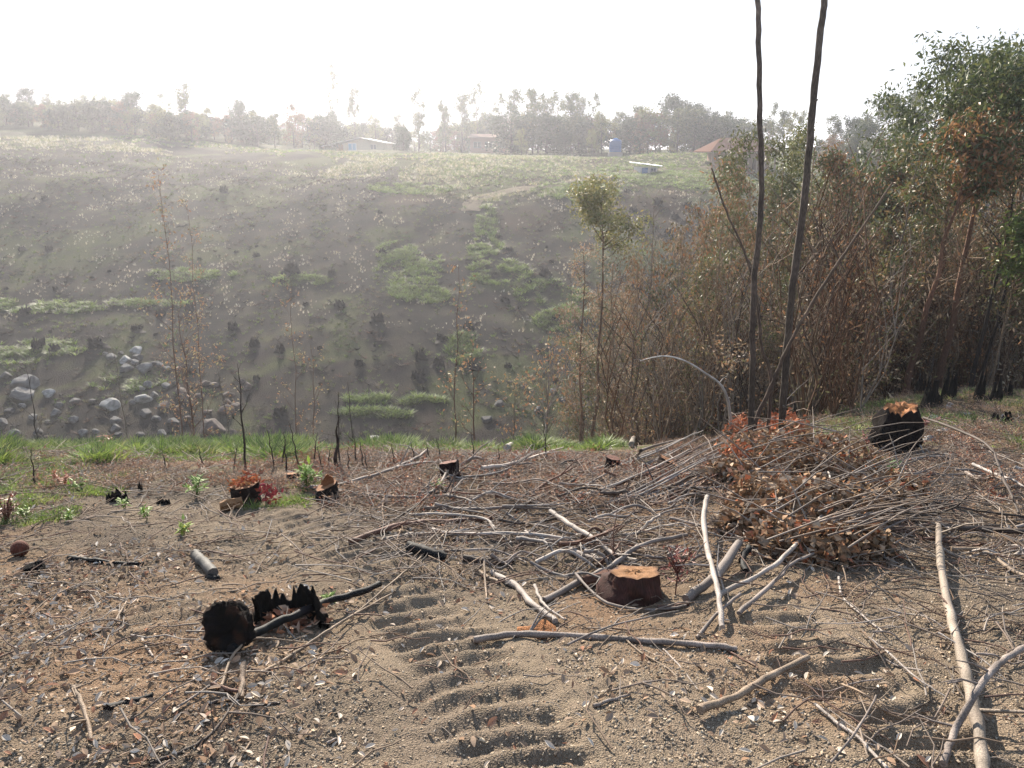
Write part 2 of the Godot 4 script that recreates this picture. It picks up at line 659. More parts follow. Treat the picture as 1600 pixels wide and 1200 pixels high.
func _ready() -> void:
	rng.seed = 20251
	noise.seed = 11
	noise.frequency = 0.01
	noise.fractal_octaves = 3
	rough.seed = 5
	rough.frequency = 0.08
	rough.fractal_octaves = 2

	var cam := Camera3D.new()
	cam.name = "camera"
	cam.position = Vector3(0, CAM_Y, 0)
	cam.rotation = Vector3(-PITCH, 0, 0)
	cam.fov = rad_to_deg(2.0 * atan(600.0 / FOC))
	cam.near = 0.05
	cam.far = 4000.0
	add_child(cam)

	var sky_m := ProceduralSkyMaterial.new()
	sky_m.sky_top_color = Color(0.74, 0.85, 1.0)
	sky_m.sky_horizon_color = Color(0.98, 0.985, 0.99)
	sky_m.ground_horizon_color = Color(0.55, 0.53, 0.5)
	sky_m.ground_bottom_color = Color(0.3, 0.28, 0.26)
	sky_m.sky_curve = 0.2
	sky_m.sky_energy_multiplier = 0.64
	var sky := Sky.new()
	sky.sky_material = sky_m
	var env := Environment.new()
	env.background_mode = Environment.BG_SKY
	env.sky = sky
	env.tonemap_mode = Environment.TONE_MAPPER_LINEAR
	env.tonemap_exposure = 3.3
	env.sdfgi_enabled = true
	env.ssao_enabled = true
	env.ssil_enabled = true
	# dusty air that scatters most of the light onwards: brightest towards the sun
	env.volumetric_fog_enabled = true
	env.volumetric_fog_density = 0.00082
	env.volumetric_fog_albedo = Color(0.95, 0.96, 1.0)
	env.volumetric_fog_anisotropy = 0.62
	var we := WorldEnvironment.new()
	we.name = "environment"
	we.environment = env
	add_child(we)

	var sun := DirectionalLight3D.new()
	sun.name = "sun"
	sun.light_energy = 1.6
	sun.light_color = Color(1.0, 0.955, 0.89)
	sun.light_angular_distance = 0.5
	sun.shadow_enabled = true
	var az := deg_to_rad(17.0)
	var el := deg_to_rad(27.0)
	var to_sun := Vector3(-sin(az) * cos(el), sin(el), -cos(az) * cos(el))
	add_child(sun)
	sun.look_at_from_position(Vector3.ZERO, -to_sun)

	make_materials()
	ltab = table([[0.0, 0.0], [6.0, -1.2], [8.0, -1.75], [10.0, -2.45], [13.0, -3.58], [15.5, -4.5], [20.0, -6.8], [24.0, -9.3], [32.0, -14.2], [38.0, -16.2], [43.0, -15.6], [60.0, -10.9], [86.0, -3.7], [118.0, 0.55], [128.0, 0.95], [200.0, 1.1], [480.0, 1.3]], 10)
	rtab = table([[0.0, 0.0], [8.0, -1.6], [15.0, -3.0], [20.0, -5.2], [30.0, -11.0], [40.0, -15.0], [48.0, -15.8], [60.0, -13.0], [93.0, -3.2], [118.0, 0.3], [128.0, 0.9], [200.0, 1.6], [480.0, 4.0]], 10)
	lay_tracks()
	build_land()
	build_buildings()
	build_ridge_trees()
	build_valley()
	build_forest()
	build_near()
	build_branches()
	build_litter()

func make_materials() -> void:
	var fine := noise_tex(0.06, 0.62, 1.0, 512, FastNoiseLite.TYPE_SIMPLEX_SMOOTH, 5, 3)
	var grain := noise_tex(0.09, 0.0, 1.0, 512, FastNoiseLite.TYPE_SIMPLEX_SMOOTH, 5, 8)
	var cells := noise_tex(0.055, 0.0, 1.0, 512, FastNoiseLite.TYPE_CELLULAR, 3, 4)
	var streak := noise_tex(0.03, 0.45, 1.0, 512, FastNoiseLite.TYPE_SIMPLEX, 4, 6)
	M.soil = mat(fine, Vector3.ONE * 2.3, 0.95, grain, 1.6, true)
	M.soil.metallic_specular = 0.15
	M.hill = mat(fine, Vector3.ONE * 0.23, 0.95, grain, 14.0, true)
	M.hill.metallic_specular = 0.1
	M.bark = mat(streak, Vector3(5.0, 0.7, 5.0), 0.85, streak, 0.5)
	M.wood = mat(streak, Vector3(7, 7, 7), 0.7, streak, 0.25)
	M.char_wood = mat(streak, Vector3(9, 9, 9), 0.85, cells, 1.6)
	M.char_wood.metallic_specular = 0.2
	M.cut = mat(streak, Vector3(14, 3, 14), 0.8, grain, 0.3)
	M.rock = mat(fine, Vector3.ONE * 0.9, 0.8, grain, 5.0)
	M.leaf = leaf_mat(0.8)
	M.dry = leaf_mat(0.5, 0.9, 0.05)
	M.grass = leaf_mat(0.9)
	M.clod = mat(null, Vector3.ONE, 0.95)
	M.paint = mat(fine, Vector3.ONE * 0.6, 0.95)
	M.paint.metallic_specular = 0.08
	M.metal = mat(fine, Vector3.ONE * 0.5, 0.35)
	M.plastic = mat(null, Vector3.ONE, 0.4)

func lay_tracks() -> void:
	var found := []
	for d in [
		[[[845, 1290], [790, 1195], [745, 1085], [695, 1010], [650, 955], [605, 895], [560, 860], [480, 828], [380, 812], [250, 805]], 0.34, 0.165, 0.060, 0.5],
		[[[1560, 1260], [1490, 1190], [1400, 1110], [1300, 1035], [1230, 975], [1190, 935]], 0.28, 0.175, 0.052, -0.6],
		[[[20, 1240], [120, 1110], [205, 1020], [260, 940], [350, 860], [420, 835]], 0.25, 0.17, 0.022, 0.8],
		[[[250, 850], [330, 838], [420, 815], [520, 800]], 0.22, 0.17, 0.015, 0.3]]:
		var P := PackedVector2Array()
		for q in d[0]:
			var p := spot(q[0], q[1])
			P.append(Vector2(p.x, p.z))
		var box := Rect2(P[0], Vector2.ZERO)
		for p in P:
			box = box.expand(p)
		box = box.grow(0.5)
		found.append({"p": P, "w": d[1], "pitch": d[2], "depth": d[3], "skew": d[4], "x0": box.position.x, "x1": box.end.x, "z0": box.position.y, "z1": box.end.y})
	tracks = found

func grow_steps(from: float, to: float, fine_to: float, step: float, grow: float, most: float) -> PackedFloat32Array:
	var out := PackedFloat32Array([from])
	var x := from
	var s := step
	var dir := signf(to - from)
	while (to - x) * dir > s * 0.5:
		if (x - fine_to) * dir > 0.0:
			s = minf(s * grow, most)
		x += s * dir
		out.append(x)
	out[out.size() - 1] = to
	return out

func sheet(xs: PackedFloat32Array, zs: PackedFloat32Array, called: String, m: Material, colour: Callable) -> void:
	var g := Geo.new()
	var w := xs.size()
	g.V.resize(w * zs.size())
	g.C.resize(w * zs.size())
	var k := 0
	for z in zs:
		for x in xs:
			var y := H(x, z)
			g.V[k] = Vector3(x, y, z)
			g.C[k] = colour.call(x, y, z)
			k += 1
	for j in zs.size() - 1:
		for i in w - 1:
			var a := j * w + i
			g.I.append_array([a, a + w, a + w + 1, a, a + w + 1, a + 1])
	g.smooth()
	var o := part(called, g, m)
	o.set_meta("kind", "structure")

func bare_soil(x: float, z: float) -> float:
	# where the machine has scraped the litter off: along its tracks and over the near ground between them
	var q := Vector2(x, z)
	var best := 9.0
	for tr in tracks:
		if x < tr.x0 - 0.6 or x > tr.x1 + 0.6 or z < tr.z0 - 0.6 or z > tr.z1 + 0.6:
			continue
		for i in tr.p.size() - 1:
			var c := Geometry2D.get_closest_point_to_segment(q, tr.p[i], tr.p[i + 1])
			best = minf(best, q.distance_to(c) + (0.35 if tr.depth < 0.03 else 0.0))
	var k := 1.0 - smoothstep(0.25, 0.75, best + noise.get_noise_2d(x * 40.0, z * 40.0) * 0.5)
	var d := -z
	k = maxf(k, (1.0 - smoothstep(2.6, 4.2, d + noise.get_noise_2d(x * 30.0, z * 30.0) * 1.6)) * smoothstep(-1.4, -0.5, x) * 0.85)
	return clampf(k, 0.0, 1.0)

func soil_colour(x: float, _y: float, z: float) -> Color:
	var a := noise.get_noise_2d(x * 30.0 + 50.0, z * 30.0)
	var b := noise.get_noise_2d(x * 110.0, z * 110.0 + 90.0)
	var open := bare_soil(x, z)
	var c := Color(0.215, 0.165, 0.12).lerp(Color(0.275, 0.215, 0.155), open)
	c = c.lerp(Color(0.12, 0.10, 0.084), clampf(a * 1.5 + b * 0.9, 0.0, 0.85) * (1.0 - open * 0.6))
	c = c.lerp(Color(0.27, 0.165, 0.10), clampf(-a * 1.2 + b * 0.6 - 0.05, 0.0, 0.7))
	var d := -z
	if d > 6.0:
		var gr := smoothstep(0.0, 0.4, noise.get_noise_2d(x * 35.0, z * 35.0 + 400.0) + smoothstep(8.0, 11.0, d) * 0.35)
		c = c.lerp(Color(0.09, 0.115, 0.032), gr * 0.8 * smoothstep(6.0, 8.5, d))
	return c

func in_px(u: float, v: float, boxes: Array) -> float:
	var best := 0.0
	for b in boxes:
		var e := Vector2((u - b[0]) / b[2], (v - b[1]) / b[3]).length()
		best = maxf(best, 1.0 - smoothstep(0.6, 1.15, e))
	return best

# patches on the far slope as ellipses on the ground: x, z, half width, half length
var greens := []
var pales := []
var banks := []

func ground_ellipses(list: Array) -> Array:
	var out := []
	for q in list:
		var a := spot(q[0] - q[2], q[1])
		var b := spot(q[0] + q[2], q[1])
		var c := spot(q[0], q[1] - q[3])
		var e := spot(q[0], q[1] + q[3])
		out.append([(a.x + b.x) / 2, (c.z + e.z) / 2, maxf(0.4, (b.x - a.x) / 2), maxf(0.4, absf(c.z - e.z) / 2)])
	return out

func amount(x: float, z: float, list: Array) -> float:
	var best := 0.0
	for b in list:
		var dx: float = (x - b[0]) / b[2]
		var dz: float = (z - b[1]) / b[3]
		best = maxf(best, 1.0 - smoothstep(0.55, 1.2, sqrt(dx * dx + dz * dz)))
	return best

func hill_colour(x: float, y: float, z: float) -> Color:
	var a := noise.get_noise_2d(x * 5.0 + 900.0, z * 5.0)
	var b := noise.get_noise_2d(x * 22.0, z * 22.0 + 700.0)
	var c := Color(0.050, 0.042, 0.036)
	var e := noise.get_noise_2d(x * 60.0, z * 60.0 + 300.0)
	c = c.lerp(Color(0.085, 0.068, 0.052), clampf(a * 1.2 + b * 0.9 + e * 0.7, 0.0, 0.85))
	c = c.lerp(Color(0.026, 0.025, 0.025), clampf(-a * 1.2 - b * 0.9 - e * 0.7, 0.0, 0.85))
	var wob := b * 0.5
	var g := clampf(amount(x, z, greens) * (0.9 + 1.6 * b + 1.2 * e) - 0.1, 0.0, 1.0)
	g = maxf(g, smoothstep(0.05, 0.35, a + b * 0.6 - 0.06) * 0.55)
	c = c.lerp(Color(0.095, 0.125, 0.035), g * 0.85)
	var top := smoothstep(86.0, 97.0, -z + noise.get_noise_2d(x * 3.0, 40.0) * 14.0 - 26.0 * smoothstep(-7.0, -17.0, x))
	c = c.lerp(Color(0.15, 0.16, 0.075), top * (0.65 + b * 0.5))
	c = c.lerp(Color(0.20, 0.19, 0.12), clampf(amount(x, z, pales) + wob * 1.4, 0.0, 1.0) * 0.45)
	c = c.lerp(Color(0.085, 0.06, 0.045), clampf(amount(x, z, banks) + wob * 0.6, 0.0, 1.0) * 0.85)
	return c

func build_land() -> void:
	greens = ground_ellipses([[50, 480, 110, 9], [230, 476, 60, 6], [640, 425, 48, 30], [655, 460, 42, 12], [620, 395, 30, 16], [725, 545, 24, 22], [600, 625, 70, 6], [585, 645, 62, 6], [780, 425, 45, 18], [860, 460, 50, 22], [760, 390, 25, 18], [50, 550, 70, 16], [665, 625, 30, 5], [1040, 275, 90, 16], [640, 295, 60, 8], [900, 300, 60, 12], [470, 440, 40, 8], [300, 430, 60, 8], [200, 600, 50, 10], [760, 350, 14, 28], [880, 500, 40, 16]])
	pales = ground_ellipses([[690, 275, 60, 26], [760, 250, 90, 8], [800, 308, 70, 7], [560, 262, 50, 16], [60, 222, 80, 12], [200, 232, 90, 7], [860, 245, 60, 10]])
	banks = ground_ellipses([[830, 345, 75, 26], [1010, 330, 80, 30], [640, 312, 45, 10], [930, 252, 40, 9], [1060, 300, 40, 8]])
	var left := grow_steps(-3.2, -75.0, -3.4, 0.019, 1.045, 3.0)
	left.reverse()
	var xs := left
	xs.append_array(grow_steps(-3.18, 75.0, 3.6, 0.019, 1.045, 3.0))
	var zs := grow_steps(-1.7, 12.0, -1.6, 0.03, 1.12, 1.0)
	zs.reverse()
	zs.append_array(grow_steps(-1.719, -40.0, -5.6, 0.0185, 1.022, 0.6))
	sheet(xs, zs, "ground", M.soil, soil_colour)
	var hz := grow_steps(-40.0, -150.0, -110.0, 0.55, 1.05, 3.0)
	var hx := grow_steps(-10.0, -160.0, -75.0, 0.6, 1.06, 6.0)
	hx.reverse()
	hx.append_array(grow_steps(-9.4, 160.0, 70.0, 0.6, 1.06, 6.0))
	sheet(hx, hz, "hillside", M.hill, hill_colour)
	var fx := grow_steps(0.0, -2200.0, -160.0, 8.0, 1.12, 120.0)
	fx.reverse()
	fx.append_array(grow_steps(8.0, 2200.0, 160.0, 8.0, 1.12, 120.0))
	sheet(fx, grow_steps(-150.0, -2600.0, -200.0, 5.0, 1.12, 150.0), "far_land", M.hill, func(x, y, z): return Color(0.10, 0.11, 0.05))
	for side in [-1.0, 1.0]:
		var sx := grow_steps(75.0 * side, 2200.0 * side, 90.0 * side, 6.0, 1.15, 150.0)
		if side < 0:
			sx.reverse()
		sheet(sx, grow_steps(12.0, -40.0, -41.0, 3.0, 1.0, 3.0), "valley_ground", M.hill, hill_colour)
		var tx := grow_steps(160.0 * side, 2200.0 * side, 170.0 * side, 6.0, 1.15, 150.0)
		if side < 0:
			tx.reverse()
		sheet(tx, grow_steps(-40.0, -150.0, -151.0, 5.0, 1.0, 5.0), "valley_ground", M.hill, hill_colour)
	sheet(fx, grow_steps(2200.0, 12.0, 300.0, 120.0, 1.0, 120.0), "back_ground", M.hill, func(x, y, z): return Color(0.12, 0.10, 0.06))
	# the beaten path across the field
	var P := []
	for q in [[735, 330], [745, 312], [790, 300], [850, 291], [910, 280], [970, 271], [1030, 266], [1090, 264], [1130, 262]]:
		P.append(spot(q[0], q[1]))
	var S := path_curve(P, 6)
	var g := Geo.new()
	for i in S.size():
		var t := ((S[mini(i + 1, S.size() - 1)] - S[maxi(i - 1, 0)]) as Vector3).normalized()
		var n := Vector3(-t.z, 0, t.x).normalized()
		for k in 5:
			var w := (k - 2) * 0.5 * (1.0 + 0.35 * noise.get_noise_1d(i * 40.0))
			var p: Vector3 = S[i] + n * w
			g.V.append(Vector3(p.x, H(p.x, p.z) + 0.09 - 0.02 * absf(k - 2), p.z))
			g.C.append(tint(Color(0.25, 0.205, 0.15), 0.1))
	for i in S.size() - 1:
		for k in 4:
			var a := i * 5 + k
			g.I.append_array([a, a + 1, a + 6, a, a + 6, a + 5])
	g.smooth()
	part("path", g, M.hill).set_meta("kind", "structure")

# ------------------------------------------------------------------ buildings on the crest

func wall_box(o: Node3D, called: String, c: Vector3, s: Vector3, col: Color, m: Material) -> MeshInstance3D:
	var g := Geo.new()
	g.box(c, s, col)
	return part(called, g, m, o)

func slab(o: Node3D, called: String, a: Vector3, b: Vector3, c: Vector3, d: Vector3, th: float, col: Color, m: Material) -> MeshInstance3D:
	# a sheet of roof with its thickness
	var g := Geo.new()
	var n := (c - a).cross(b - a).normalized() * th
	if n.y < 0:
		n = -n
	g.quad(a + n, b + n, c + n, d + n, col)
	g.quad(d, c, b, a, col)
	g.quad(a, b, b + n, a + n, col)
	g.quad(b, c, c + n, b + n, col)
	g.quad(c, d, d + n, c + n, col)
	g.quad(d, a, a + n, d + n, col)
	return part(called, g, m, o)

func window(o: Node3D, at: Vector3, w: float, h: float, frame: Color, pane: Color) -> void:
	var f := wall_box(o, "window", at, Vector3(w, h, 0.10), frame, M.paint)
	wall_box(f, "pane", at + Vector3(-w * 0.24, 0, 0.052), Vector3(w * 0.4, h * 0.82, 0.03), pane, M.metal)
	wall_box(f, "pane", at + Vector3(w * 0.24, 0, 0.052), Vector3(w * 0.4, h * 0.82, 0.03), pane, M.metal)

func door(o: Node3D, at: Vector3, w: float, h: float, col: Color) -> void:
	var f := wall_box(o, "door", at, Vector3(w, h, 0.10), col, M.paint)
	wall_box(f, "handle", at + Vector3(w * 0.36, 0, 0.08), Vector3(0.05, 0.12, 0.06), Color(0.3, 0.3, 0.3), M.metal)

func build_buildings() -> void:
	# cream gabled house, its gable end towards the valley and a long eave over a porch
	var d := 150.0
	var k := d * 0.957 / FOC
	var b := stand(564, d)
	var base := minf(b.y, level_at(238, d)) + 0.2
	var o := thing("cream_house", "cream gabled house with a bright metal roof and porch on the crest", "house", Vector3(b.x, base, b.z))
	var top := level_at(216, d) - base
	var eave := level_at(224.5, d) - base
	var low := level_at(229, d) - base
	var wl := -27.0 * k
	var wr := 37.0 * k
	var cream := Color(0.62, 0.55, 0.40)
	var g := Geo.new()
	var ridge := top - 0.12
	for z in [0.0, -11.0]:
		var q := [Vector3(wl, 0, z), Vector3(wl, eave * 0.97, z), Vector3(0, ridge, z), Vector3(wr, eave, z), Vector3(wr, 0, z)]
		for i in [[0, 1, 2], [0, 2, 3], [0, 3, 4]]:
			var n := g.V.size()
			for j in i:
				g.V.append(q[j])
				g.C.append(cream)
			g.I.append_array([n, n + 1, n + 2])
	g.quad(Vector3(wl, 0, 0), Vector3(wl, 0, -11), Vector3(wl, eave, -11), Vector3(wl, eave, 0), cream)
	g.quad(Vector3(wr, 0, 0), Vector3(wr, eave, 0), Vector3(wr, eave, -11), Vector3(wr, 0, -11), cream)
	part("wall", g, M.paint, o)
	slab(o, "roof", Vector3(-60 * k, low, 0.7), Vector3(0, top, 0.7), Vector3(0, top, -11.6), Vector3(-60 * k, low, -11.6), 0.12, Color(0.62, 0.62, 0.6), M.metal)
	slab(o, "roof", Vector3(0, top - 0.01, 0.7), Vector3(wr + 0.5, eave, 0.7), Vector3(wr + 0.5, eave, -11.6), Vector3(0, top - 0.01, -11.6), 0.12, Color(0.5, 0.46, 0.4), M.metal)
	window(o, Vector3(-13 * k, eave * 0.60, 0.06), 1.5, 1.3, Color(0.7, 0.75, 0.8), Color(0.25, 0.45, 0.62))
	window(o, Vector3(20 * k, eave * 0.60, 0.06), 1.1, 1.0, Color(0.6, 0.55, 0.45), Color(0.16, 0.16, 0.17))
	wall_box(o, "porch_wall", Vector3(-32 * k, eave * 0.45, -1.2), Vector3(9 * k, eave * 0.9, 0.2), Color(0.42, 0.26, 0.14), M.paint)
	for z in [0.4, -5.0, -11.0]:
		wall_box(o, "porch_post", Vector3(-57 * k, low * 0.5, z), Vector3(0.16, low, 0.16), Color(0.3, 0.2, 0.12), M.paint)

	# low pink house behind shrubs
	d = 168.0
	k = d * 0.957 / FOC
	b = stand(768, d)
	base = b.y - 0.2
	o = thing("low_house", "low pinkish house with a wide flat roof half hidden by shrubs", "house", Vector3(b.x, base, b.z))
	top = level_at(213, d) - base
	wall_box(o, "wall", Vector3(0, top * 0.46, -4), Vector3(66 * k, top * 0.92, 8), Color(0.45, 0.29, 0.23), M.paint)
	slab(o, "roof", Vector3(-36 * k, top * 0.90, 0.9), Vector3(-34 * k, top + 0.4, -5), Vector3(34 * k, top + 0.4, -5), Vector3(36 * k, top * 0.90, 0.9), 0.18, Color(0.36, 0.25, 0.19), M.paint)
	for x in [-22, -4, 16]:
		window(o, Vector3(x * k, top * 0.55, 0.06), 1.6, 1.2, Color(0.4, 0.36, 0.32), Color(0.07, 0.07, 0.08))

	# blue water tank
	d = 128.0
	k = d * 0.957 / FOC
	b = stand(961, d)
	base = maxf(b.y, level_at(239, d)) + 0.1
	o = thing("water_tank", "upright blue plastic water tank standing in the field by the trees", "water tank", Vector3(b.x, base - 0.1, b.z))
	var r := 9.5 * k
	var h := 20.5 * k
	g = Geo.new()
	var prof := []
	for i in 25:
		var t := i / 24.0
		var rad := r * (1.0 + 0.025 * (1.0 if i % 4 < 2 else -1.0))
		if t > 0.84:
			rad = r * sqrt(maxf(0.05, 1.0 - pow((t - 0.84) / 0.17, 2.0) * 0.85))
		prof.append([rad, t * h])
	for q in prof:
		for j in 24:
			var a := TAU * j / 24
			g.V.append(Vector3(cos(a) * q[0], q[1], sin(a) * q[0]))
			g.C.append(Color(0.03, 0.09, 0.21))
	for i in prof.size() - 1:
		for j in 24:
			var a := i * 24 + j
			var c := i * 24 + (j + 1) % 24
			g.I.append_array([a, a + 24, c + 24, a, c + 24, c])
	g.smooth()
	part("body", g, M.plastic, o)
	g = Geo.new()
	g.tube([Vector3(0, h * 0.97, 0), Vector3(0, h * 1.07, 0)], [r * 0.42, r * 0.38], 16, Color(0.04, 0.14, 0.33), Color(0.04, 0.14, 0.33))
	part("lid", g, M.plastic, o)
	wall_box(o, "base_slab", Vector3(0, -0.2, 0), Vector3(r * 2.2, 0.7, r * 2.2), Color(0.35, 0.33, 0.3), M.paint)

	# little shed with a sheet roof
	d = 106.0
	k = d * 0.957 / FOC
	b = stand(1015, d)
	base = b.y - 0.1
	o = thing("sheet_roof_shed", "little white shed with a sloping corrugated sheet roof beside dark shrubs", "shed", Vector3(b.x, base, b.z))
	o.rotation.y = 0.25
	h = 15.0 * k
	wall_box(o, "wall", Vector3(0, h * 0.36, -1.4), Vector3(27 * k, h * 0.72, 2.6), Color(0.62, 0.62, 0.60), M.paint)
	slab(o, "roof", Vector3(-19 * k, h * 1.03, 0.5), Vector3(-19 * k, h * 1.12, -3.3), Vector3(19 * k, h * 0.86, -3.3), Vector3(19 * k, h * 0.74, 0.5), 0.07, Color(0.34, 0.42, 0.48), M.metal)
	for i in 9:
		g = Geo.new()
		var x := lerpf(-18.0, 18.0, i / 8.0) * k
		var y := lerpf(1.03, 0.74, (i * 4.5 + 1.0) / 38.0) * h + 0.09
		var y2 := lerpf(1.12, 0.86, (i * 4.5 + 1.0) / 38.0) * h + 0.09
		g.tube([Vector3(x, y, 0.5), Vector3(x, y2, -3.3)], [0.05, 0.05], 5, Color(0.36, 0.44, 0.5), Color(0.36, 0.44, 0.5))
		part("roof_rib", g, M.metal, o)
	door(o, Vector3(-8 * k, h * 0.33, -0.06), 0.8, h * 0.62, Color(0.10, 0.22, 0.42))
	window(o, Vector3(6 * k, h * 0.40, -0.06), 0.8, 0.5, Color(0.5, 0.5, 0.5), Color(0.08, 0.1, 0.12))

	# tile-roofed house with a verandah
	d = 108.0
	k = d * 0.957 / FOC
	b = stand(1160, d)
	base = minf(b.y, level_at(262, d)) - 0.1
	o = thing("tiled_house", "orange tile hipped roof house with an open verandah beside the path", "house", Vector3(b.x, base, b.z))
	top = level_at(216, d) - base
	eave = level_at(238, d) - base
	var hw := 54.0 * k
	var tile := Color(0.16, 0.082, 0.055)
	wall_box(o, "wall", Vector3(10 * k, eave * 0.48, -6.0), Vector3(84 * k, eave * 0.96, 6.0), Color(0.46, 0.33, 0.25), M.paint)
	var rl := Vector3(-hw * 0.45, top, -4.2)
	var rrr := Vector3(hw * 0.45, top, -4.2)
	var e1 := Vector3(-hw, eave, 0.6)
	var e2 := Vector3(hw, eave, 0.6)
	var e3 := Vector3(hw, eave, -9.6)
	var e4 := Vector3(-hw, eave, -9.6)
	slab(o, "roof", e1, rl, rrr, e2, 0.14, tile, M.paint)
	slab(o, "roof", e3, rrr, rl, e4, 0.14, tile, M.paint)
	slab(o, "roof", e4, rl, rl + Vector3(0.001, 0, 0), e1, 0.14, tile, M.paint)
	slab(o, "roof", e2, rrr, rrr - Vector3(0.001, 0, 0), e3, 0.14, tile, M.paint)
	for i in 8:
		wall_box(o, "verandah_post", Vector3(lerpf(-hw + 0.4, hw - 0.4, i / 7.0), eave * 0.5, 0.1), Vector3(0.2, eave, 0.2), Color(0.32, 0.24, 0.18), M.paint)
	for i in 3:
		door(o, Vector3((-22 + 26 * i) * k, eave * 0.36, -2.94), 0.9, eave * 0.72, Color(0.12, 0.07, 0.04))
	wall_box(o, "verandah_floor", Vector3(0, 0.06, -1.2), Vector3(hw * 2 - 0.4, 0.3, 3.4), Color(0.34, 0.2, 0.14), M.paint)

	# low sheds whose pale roofs catch the sun, and a house among the trees on the left
	var list := [
		["white_roof_shed", "low shed with a bright white roof among reddish trees", 353, 152.0, 208.0, 34.0, Color(0.75, 0.74, 0.72)],
		["small_roof_shed", "small shed with a bright roof beside the dark round tree", 404, 158.0, 197.0, 12.0, Color(0.72, 0.7, 0.66)]]
	for q in list:
		d = q[3]
		k = d * 0.957 / FOC
		b = stand(q[2], d)
		base = b.y - 0.2
		o = thing(q[0], q[1], "shed", Vector3(b.x, base, b.z))
		h = maxf(level_at(q[4], d) - base, 2.2)
		var w: float = q[5] * k
		wall_box(o, "wall", Vector3(0, h * 0.45, -2), Vector3(w * 0.92, h * 0.9, 3.6), Color(0.5, 0.38, 0.3), M.paint)
		slab(o, "roof", Vector3(-w / 2, h * 0.9, 0.4), Vector3(-w / 2, h * 1.02, -4.2), Vector3(w / 2, h * 1.02, -4.2), Vector3(w / 2, h * 0.9, 0.4), 0.1, q[6], M.metal)
		door(o, Vector3(w * 0.15, 1.0, -0.16), 0.9, 2.0, Color(0.16, 0.1, 0.06))
	d = 176.0
	k = d * 0.957 / FOC
	b = stand(103, d)
	base = b.y - 0.2
	o = thing("hidden_house", "pale roofed house peeping over the dense trees at left", "house", Vector3(b.x, base, b.z))
	h = level_at(160, d) - base
	wall_box(o, "wall", Vector3(0, h * 0.45, -4), Vector3(24 * k, h * 0.9, 7), Color(0.42, 0.36, 0.3), M.paint)
	slab(o, "roof", Vector3(-15 * k, h * 0.9, 0.6), Vector3(-13 * k, h * 1.05, -4), Vector3(13 * k, h * 1.05, -4), Vector3(15 * k, h * 0.9, 0.6), 0.15, Color(0.55, 0.53, 0.5), M.metal)
	slab(o, "roof", Vector3(15 * k, h * 0.9, -8.6), Vector3(13 * k, h * 1.05, -4.01), Vector3(-13 * k, h * 1.05, -4.01), Vector3(-15 * k, h * 0.9, -8.6), 0.15, Color(0.55, 0.53, 0.5), M.metal)
	window(o, Vector3(-5 * k, h * 0.7, -0.44), 1.5, 1.2, Color(0.4, 0.38, 0.35), Color(0.08, 0.08, 0.09))
	window(o, Vector3(5 * k, h * 0.7, -0.44), 1.5, 1.2, Color(0.4, 0.38, 0.35), Color(0.08, 0.08, 0.09))

# ------------------------------------------------------------------ trees along the crest

const OLIVE := [Color(0.065, 0.085, 0.030), Color(0.085, 0.10, 0.036), Color(0.05, 0.07, 0.028), Color(0.11, 0.115, 0.04)]
const DARKG := [Color(0.036, 0.052, 0.022), Color(0.05, 0.066, 0.027), Color(0.03, 0.045, 0.02)]
const YELLOWG := [Color(0.14, 0.15, 0.045), Color(0.11, 0.13, 0.04), Color(0.17, 0.15, 0.05)]
const RUSSET := [Color(0.16, 0.085, 0.045), Color(0.13, 0.09, 0.05), Color(0.10, 0.09, 0.04), Color(0.19, 0.09, 0.04)]
const DEAD := [Color(0.24, 0.155, 0.09), Color(0.29, 0.205, 0.13), Color(0.18, 0.12, 0.075), Color(0.33, 0.255, 0.17), Color(0.26, 0.13, 0.065), Color(0.14, 0.125, 0.06)]

